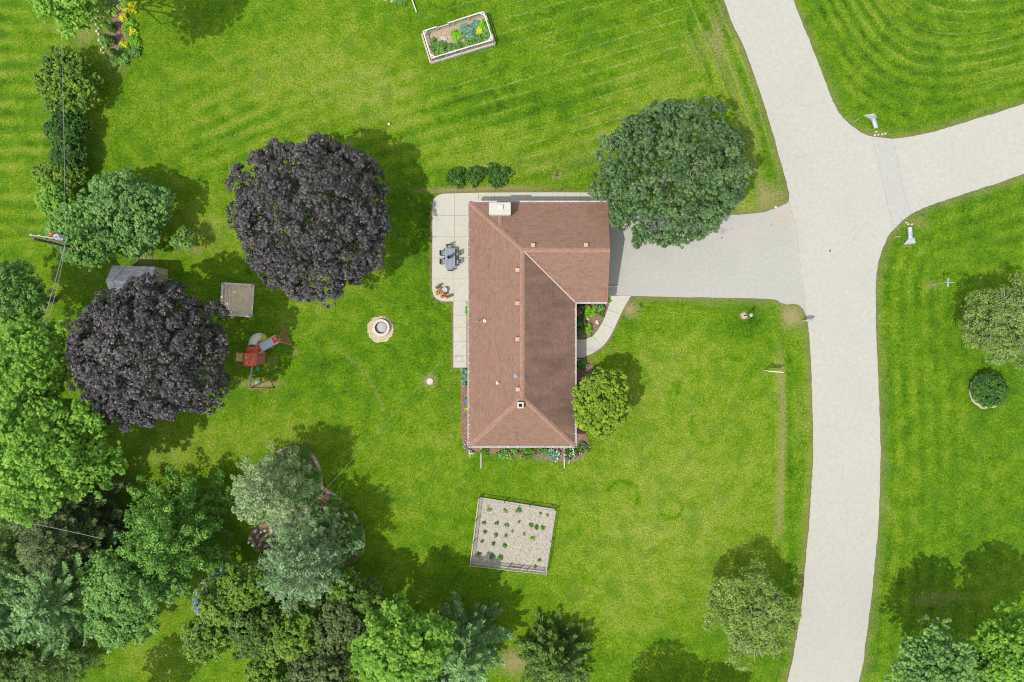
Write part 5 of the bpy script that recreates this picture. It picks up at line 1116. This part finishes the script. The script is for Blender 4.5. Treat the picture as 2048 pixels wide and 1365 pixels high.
# tube slide: curls away and down
tp = [pz(420, 455, 1.9), pz(425, 400, 1.85), pz(455, 345, 1.7), pz(520, 312, 1.45), pz(590, 325, 1.2), pz(625, 385, .9), pz(600, 450, .6)]
tp = smooth_line(tp, 5); nseg = len(tp); split_ = int(nseg * .58)
def ringed(pts, mat, nm):
    rad = [.40 + (.025 if i % 4 == 0 else 0) for i in range(len(pts))]; MB().tube(pts, rad, 16, True).build(nm, mat, ps, smooth=True)
ringed(tp[:split_ + 1], M['cream_plastic'], 'tube_slide'); ringed(tp[split_:], M['slide_yellow'], 'tube_slide')
# yellow side panel, climbing wall
mb = MB(); a = Vector(pz(112, 600, .35)); b = Vector(pz(245, 615, 1.4)); c = Vector(pz(245, 765, 1.4)); d = Vector(pz(110, 745, .35)); th = Vector((0, 0, .05))
mb.add([a, b, c, d, a - th, b - th, c - th, d - th], [(0, 3, 2, 1), (4, 5, 6, 7), (0, 1, 5, 4), (1, 2, 6, 5), (2, 3, 7, 6), (3, 0, 4, 7)]); mb.build('yellow_ramp', M['yellow_plastic'], ps)
a = Vector(pz(480, 610, 1.45)); b = Vector(pz(650, 575, .25)); c = Vector(pz(650, 800, .25)); d = Vector(pz(480, 815, 1.45))
mb = MB(); mb.add([a, b, c, d, a - th, b - th, c - th, d - th], [(0, 3, 2, 1), (4, 5, 6, 7), (0, 1, 5, 4), (1, 2, 6, 5), (2, 3, 7, 6), (3, 0, 4, 7)]); cw = mb.build('climbing_wall', M['copper'], ps)
mb = MB()
for i in range(4):
    for j in range(6):
        if i < 3 and j < 2: continue
        t_, u_ = (i + .6) / 4.4, (j + .5) / 6; p_ = (a * (1 - t_) + b * t_) * (1 - u_) + (d * (1 - t_) + c * t_) * u_; mb.box(p_.x + rng.uniform(-.03, .03), p_.y, p_.z + .04, .085, .085, .07, rng.uniform(0, 1))
mb.build('hand_holds', M['stucco'], cw)
# bridge with a pale mat between red rails and a rung ladder
a = Vector(pz(505, 545, 1.5)); b = Vector(pz(860, 350, 1.4)); d = (b - a).normalized(); sd = Vector((-d.y, d.x, 0)).normalized() * .38
mb = MB(); mb.bar(a + sd + Vector((0, 0, .35)), b + sd + Vector((0, 0, .35)), .06); mb.bar(a - sd + Vector((0, 0, .35)), b - sd + Vector((0, 0, .35)), .06); mb.bar(a + sd, b + sd, .06); mb.bar(a - sd, b - sd, .06)
for t_ in (0, .5, 1):
    for sg in (-1, 1): q = a + (b - a) * t_ + sd * sg; mb.bar((q.x, q.y, 0), (q.x, q.y, 1.85), .07)
mb.build('bridge_frame', M['wood_tan'], ps)
m0 = a + (b - a) * .15; m1 = a + (b - a) * .78; mb = MB(); mb.bar(m0, m1, .68, .05); mb.build('bridge_mat', M['blue_mat'], ps)
mb = MB(); mb.bar(a, m0, .68, .05); mb.bar(m1, b, .68, .05); mb.build('bridge_deck', M['red_plastic'], ps)
# cargo-net triangle
n0 = Vector(pz(880, 330, 1.3)); n1 = Vector(pz(915, 400, 1.3)); f0 = Vector(pz(975, 175, .05)); f1 = Vector(pz(1130, 465, .05))
mb = MB(); mb.bar(n0, f0, .07); mb.bar(n1, f1, .07); mb.bar(f0, f1, .09); mb.bar(n0, n1, .07); mb.bar((n0 + n1) / 2, (f0 + f1) / 2, .06)
for k in range(1, 6): t_ = k / 6; mb.bar(n0 * (1 - t_) + f0 * t_, n1 * (1 - t_) + f1 * t_, .055)
mb.build('climbing_frame', M['wood_orange'], ps)
# swing beam, end frame, swings
s0 = Vector(pz(398, 840, 2.3)); s1 = Vector(pz(365, 1265, 2.3))
MB().bar(s0, s1, .13, .16).build('swing_beam', M['pale_bark'], ps)
l0, l1 = Vector(pz(300, 1250, 0)), Vector(pz(715, 1250, 0)); mid = Vector((s1.x, s1.y, 2.22)); l0.x = mid.x - .95; l1.x = mid.x + .95 + .6; 
mb = MB(); mb.bar(mid, l0, .10); mb.bar(mid, l1, .10); mb.bar((l0.x, l0.y, .05), (l1.x, l1.y, .05), .12, .10); mb.build('end_frame', M['wood_orange'], ps)
for zx, zy in ((505, 890), (480, 1145)):
    q = Vector(pz(zx, zy, .5)); tt_ = (q.y - s0.y) / (s1.y - s0.y); top = s0 + (s1 - s0) * tt_
    e = MB().box(q.x, q.y, .5, .26, .38, .05).build('swing_seat', M['teal'], ps, bevel=.02)
    MB().bar((q.x, q.y - .17, .52), (top.x, q.y - .17, 2.25), .02).bar((q.x, q.y + .17, .52), (top.x, q.y + .17, 2.25), .02).build('chain', M['grey_metal'], e)
# hanging rings
q = Vector(pz(440, 1010, 1.3)); MB().tube([(q.x + .12 * math.cos(k / 8 * 6.283), q.y, 1.3 + .12 * math.sin(k / 8 * 6.283)) for k in range(9)], .02, 6, False).bar((q.x, q.y, 1.42), (s0.x + (s1.x - s0.x) * .4, q.y, 2.25), .015).build('ring', M['white'], ps)

# shed with a grey shingled roof
sh = empty('shed', P3(285, 560), 'garden shed with grey shingles and beige doors, half covered by the purple maple', 'shed')
r0, r1 = W(221, 0, 2.7), W(308, 0, 2.7)
def sz(zx, zy, h): return Vector(P3(200 + zx / 10.24, 490 + zy / 10.24, h))
NWc, NEc = sz(240, 500, 2.4), sz(1140, 450, 2.4)
NWc, NEc = sz(250, 425, 2.4), sz(1140, 450, 2.4); rdgW, rdgE = sz(180, 690, 3.3), sz(1040, 770, 3.3); SWc, SEc = sz(240, 1010, 2.4), sz(1150, 1090, 2.4)
xw = (NWc.x + SWc.x) / 2; xe = NEc.x - .02; 
ux_ = (NEc - NWc).normalized(); dn_ = Vector((ux_.y, -ux_.x, 0)); Wd_ = 3.1; L_ = (NEc - NWc).length
NWc.z = NEc.z = 2.4; SWc = NWc + dn_ * Wd_; SEc = NEc + dn_ * Wd_; rW = NWc + dn_ * Wd_ / 2; rE = NEc + dn_ * Wd_ / 2; rW.z = rE.z = 3.35
me = bpy.data.meshes.new('roof'); o0 = origin_of(sh); P = [NWc, NEc, rE, rW, SWc, SEc]; pts = [tuple(p - o0) for p in P] + [tuple(p - o0 - Vector((0, 0, .08))) for p in P]
me.from_pydata(pts, [], [(0, 3, 2, 1), (3, 4, 5, 2), (6, 7, 8, 9), (9, 8, 11, 10), (0, 1, 7, 6), (1, 2, 8, 7), (2, 5, 11, 8), (5, 4, 10, 11), (4, 3, 9, 10), (3, 0, 6, 9)]); ul = me.uv_layers.new(name='UVMap')
for lp in me.loops: co = Vector(pts[lp.vertex_index]); ul.data[lp.index].uv = (co.dot(ux_), co.dot(dn_) * 1.12)
me.materials.append(M['shingle_grey']); link('roof', me, sh)
i0 = .07; f = lambda p, a, b: (p + ux_ * a + dn_ * b)
c4 = [f(NWc, i0, i0), f(NEc, -i0, i0), f(SEc, -i0, -i0), f(SWc, i0, -i0)]
mb = MB(); mb.prism([(p.x, p.y) for p in c4], 0, 2.36); gE = f(rE, -i0, 0); gW = f(rW, i0, 0)
mb.add([(c4[1].x, c4[1].y, 2.36), (c4[2].x, c4[2].y, 2.36), (gE.x, gE.y, 3.2), (c4[0].x, c4[0].y, 2.36), (c4[3].x, c4[3].y, 2.36), (gW.x, gW.y, 3.2)], [(0, 2, 1), (3, 4, 5)])
mb.build('wall', M['siding'], sh)
# double doors in the east gable, facing the lawn
em = (c4[1] + c4[2]) / 2; ev = (c4[2] - c4[1]).normalized(); eo = ux_ * .03
for sgn in (-1, 1):
    p = em + ev * sgn * .5 + eo; dr = MB().bar(p + Vector((0, 0, .1 - p.z)), p + Vector((0, 0, 2.1 - p.z)), .05, .96).build('door', M['siding'], sh)
    mb = MB(); q0 = em + ev * sgn * .04 + eo * 2.2; q1 = em + ev * sgn * .95 + eo * 2.2
    for q in (q0, q1): mb.bar((q.x, q.y, .12), (q.x, q.y, 2.08), .04, .08)
    for z in (.16, 1.1, 2.04): mb.bar((q0.x, q0.y, z), (q1.x, q1.y, z), .04, .08)
    mb.build('trim', M['wood_tan'], dr)
mb = MB()
for q in (c4[1], c4[2]): q2 = q + ux_ * .02; mb.bar((q2.x, q2.y, 0), (q2.x, q2.y, 2.36), .1)
mb.bar(c4[1] + Vector((.02, 0, 2.3 - c4[1].z)), c4[2] + Vector((.02, 0, 2.3 - c4[2].z)), .06, .14); mb.build('corner_board', M['wood_tan'], sh)

# utility pole, cables
PZ = 9.6; ptop = W(66, 478, PZ); ft = W(133, 492, 6.0)
foot = Vector((ptop.x, ptop.y, 0))
up_ = empty('utility_pole', tuple(foot), 'wooden utility pole with crossarm and transformers rising out of the trees at the left', 'utility pole')
MB().tube([foot, (foot.x, foot.y, PZ)], [.17, .11], 10).build('pole', M['bark'], up_)
ca, cb = W(59, 470.5, 9.1), W(127, 479, 9.1); MB().bar(ca, cb, .11, .12).build('crossarm', M['pale_bark'], up_)
c1, c2_ = W(92, 477.5, 8.2), W(132, 490, 8.2); MB().bar(c1, c2_, .14, .14).build('lower_crossarm', M['bark'], up_)
for x, y in ((64, 470), (80, 471), (120, 477)):
    q = W(x, y, 9.2); MB().lathe(q.x, q.y, [(.05, 9.15), (.08, 9.2), (.05, 9.25), (.08, 9.3), (.04, 9.36)], 8).build('insulator', M['white'], up_)
for x, y, mt in ((102, 471, 'copper'), (111.5, 473.5, 'ice')):
    q = W(x, y, 9.0); MB().lathe(q.x, q.y, [(.24, 8.15), (.26, 8.2), (.26, 8.9), (.22, 8.97), (.06, 9.0), (.05, 9.12)], 14).build('transformer', M[mt], up_)
q = W(79, 481, 8.6); MB().lathe(q.x, q.y, [(.09, 8.1), (.09, 8.6), (.03, 8.7)], 8).build('lightning_arrester', M['white'], up_)
def cable(name, label, a, b, sag=.3, r_=.018, mat='wire', n=18):
    a, b = Vector(a), Vector(b); P = [a + (b - a) * (i / n) - Vector((0, 0, sag * 4 * (i / n) * (1 - i / n))) for i in range(n + 1)]
    m = Vector(((a.x + b.x) / 2, (a.y + b.y) / 2, 0)); o = MB().tube(P, r_, 5).build(name, M[mat]); return tag(o, label, 'cable')
cable('power_cable', 'taut pale cable running up the left lawn from the pole', W(131, 489, 8.3), W(121, 20, 8.6), .1, .013)
cable('power_cable', 'thin dark cable beside the pale one over the shrub row', W(120, 478, 9.2), W(118, -60, 9.4), .1, .012, 'dark_wire')
cable('power_cable', 'left of the two bright cables dropping from the pole to the trees below', W(130, 489, 8.2), W(79, 668, 8.6), .1, .022)
cable('power_cable', 'right of the two bright cables dropping from the pole to the trees below', W(130, 492, 8.2), W(90, 660, 8.4), .25, .02)
cable('power_cable', 'dim thin cable left of the bright pair below the pole', W(120, 490, 8.0), W(82, 640, 8.4), .2, .012, 'dark_wire')
far = W(470, 1165, 8.8); farb = W(360, 1300, 9.2)
cable('service_cable', 'service cable slanting over the lower lawn from the house mast towards the trees', MAST, farb, .55, .009, 'wire', 30)
cable('power_cable', 'pale cable crossing the dark pines at the left edge', W(-30, 1028, 9.2), W(205, 1078, 8.9), .1, .02)

# road furniture
ss = empty('street_sign', P3(1862, 570), 'tall thin street sign post with pale blue blades in the right lawn', 'street sign')
fx_, fy_ = W(1862, 570).x, W(1862, 570).y
MB().tube([(fx_, fy_, 0), (fx_, fy_, 2.75)], .03, 6).build('post', M['galv'], ss)
MB().box(fx_, fy_, 2.62, .04, .85, .2, R(-4)).build('blade', M['ice'], ss); MB().box(fx_, fy_, 2.85, .75, .04, .2, R(-4)).build('blade', M['ice'], ss)
lp = empty('lamp_post', P3(1488, 632), 'small dark yard lamp post in a pale gravel ring by the driveway', 'lamp post'); lx, ly = W(1488, 632).x, W(1488, 632).y
MB().tube([(lx, ly, 0), (lx, ly, 1.75)], [.05, .035], 8).build('post', M['dark_metal'], lp)
hd = MB().lathe(lx, ly, [(.06, 1.72), (.12, 1.78), (.15, 2.05), (.18, 2.08), (.05, 2.2), (.02, 2.28)], 10).build('lantern', M['ash'], lp)
MB().bar((lx, ly, 1.45), (lx + .32, ly, 1.45), .03).box(lx + .28, ly, 1.36, .22, .02, .14).build('name_plate', M['grey_metal'], lp)
gp = [W(1488, 632) + Vector(((.30 + _rs.uniform(-.04, .04)) * math.cos(k / 16 * 6.283), (.30 + _rs.uniform(-.04, .04)) * math.sin(k / 16 * 6.283), 0)) for k in range(16)]
sheet('gravel_patch', gp, .02, M['gravel'], label='small gravel circle round the yard lamp')
mbx = empty('mailbox', P3(1604, 643), 'pale mailbox on a timber post at the road edge', 'mailbox'); mx, my = W(1603, 642.5).x, W(1603, 642.5).y
MB().bar((mx, my, 0), (mx, my, 1.15), .1).bar((mx, my, .95), (mx + .55, my, 1.0), .09).build('post', M['wood_grey'], mbx)
prof = [(-.12, 1.02), (.12, 1.02), (.12, 1.18), (.08, 1.27), (0, 1.30), (-.08, 1.27), (-.12, 1.18)]
x0, x1 = mx + .05, mx + .68; mb = MB(); k = 7; mb.add([(x0, my + a, z) for a, z in prof] + [(x1, my + a, z) for a, z in prof], [(i, (i + 1) % k, k + (i + 1) % k, k + i) for i in range(k)] + [tuple(range(k - 1, -1, -1)), tuple(range(k, 2 * k))])
bx_ = mb.build('box', M['galv'], mbx); MB().bar((mx + .15, my - .13, 1.12), (mx + .15, my - .13, 1.34), .02, .06).build('flag', M['red_plastic'], mbx)
nb = MB(); nb.box(mx + .42, my, .86, .5, .2, .16); nb.build('paper_box', M['ash'], mbx)
rs_ = empty('yard_sign', P3(1527, 741), 'white post-and-arm yard sign with a hanging board in the front lawn', 'sign'); rx_, ry_ = W(1528, 741.5).x, W(1528, 741.5).y
MB().bar((rx_, ry_, 0), (rx_, ry_, 1.75), .09).build('post', M['white'], rs_); MB().bar((rx_ - .15, ry_ + .01, 1.55), (rx_ + 1.32, ry_ - .12, 1.55), .09).build('arm', M['white'], rs_)
MB().bar((rx_ + .25, ry_ - .02, 1.1), (rx_ + 1.2, ry_ - .10, 1.1), .03, .6).build('board', M['white'], rs_)
mb = MB()
for t_ in (.3, 1.1): mb.bar((rx_ + t_, ry_ - .02 - t_ * .07, 1.38), (rx_ + t_, ry_ - .02 - t_ * .07, 1.53), .015)
mb.build('hanger', M['grey_metal'], rs_)
for lb, a, b in (('slanting white reflector stake by the upper culvert', (1707, 245.5), (1718, 237)), ('white reflector stake by the lower culvert', (1788, 474.5), (1801, 473.5))):
    pa = W(*a, 0); pb = W(*b, 1.05); o = MB().bar(pa, (pb.x, pb.y, 1.05), .035).build('marker_stake', M['white']); o.data.transform(Matrix.Translation(-pa)); o.location = pa; tag(o, lb, 'stake', 'reflector stakes at the culverts')
def culvert(lb, wide_a, wide_b, nar_a, nar_b, tail, rot=False):
    wa, wb, na, nb_, tl = (W(*q) for q in (wide_a, wide_b, nar_a, nar_b, tail)); c = (wa + wb) / 2
    e = empty('culvert_end', (c.x, c.y, 0), lb, 'culvert', 'culvert ends beside the side road'); up = Vector((0, 0, 1))
    mb = MB(); mb.add([wa + up * .04, wb + up * .04, nb_ + up * .12, na + up * .12, wa + up * .10, wb + up * .10, nb_ + up * .5, na + up * .5, (na + nb_) / 2 + up * .07],
        [(0, 1, 2, 8), (0, 8, 3), (0, 3, 7, 4), (1, 5, 6, 2), (8, 2, 3)])
    ow = .05
    mb.bar(wa + up * .1, na + up * .5, .06); mb.bar(wb + up * .1, nb_ + up * .5, .06); mb.bar(wa + up * .06, wb + up * .06, .12, .06)
    mb.build('apron_flare', M['galv'], e)
    m = (na + nb_) / 2; r_ = (na - nb_).length / 2 * .95; d = (tl - m); P = [m + d * (i / 10) + up * (.28 - .06 * i / 10) for i in range(11)]
    mb = MB(); mb.tube([(p.x, p.y, p.z) for p in P], [r_ * (1.06 if i % 2 else .95) for i in range(11)], 12); mb.build('pipe', M['galv'], e)
culvert('galvanised flared culvert end at the inside corner of the upper lawn', (1728, 232), (1748, 229), (1739, 241), (1748, 239), (1750, 258))
culvert('tan-floored flared culvert end below the side road', (1808, 489), (1829, 486), (1813, 478.5), (1822, 477), (1817, 456))
for i, (x, y) in enumerate(((1752, 264), (1756, 270), (1764, 269), (1770, 268), (1749, 271), (1816, 449), (1812, 446), (1819, 455), (1823, 449))):
    rock('riprap_stone', ('pale riprap stone at the end of the ' + ('upper' if i < 5 else 'lower') + ' culvert pipe'), x, y, 2.2, 1.8, .14, 700 + i, i * 33, 'stone', 'riprap at the ' + ('upper' if i < 5 else 'lower') + ' culvert')
for lb, x, y, rr in (('hidden', 0, 0, 0),)[:0]: pass
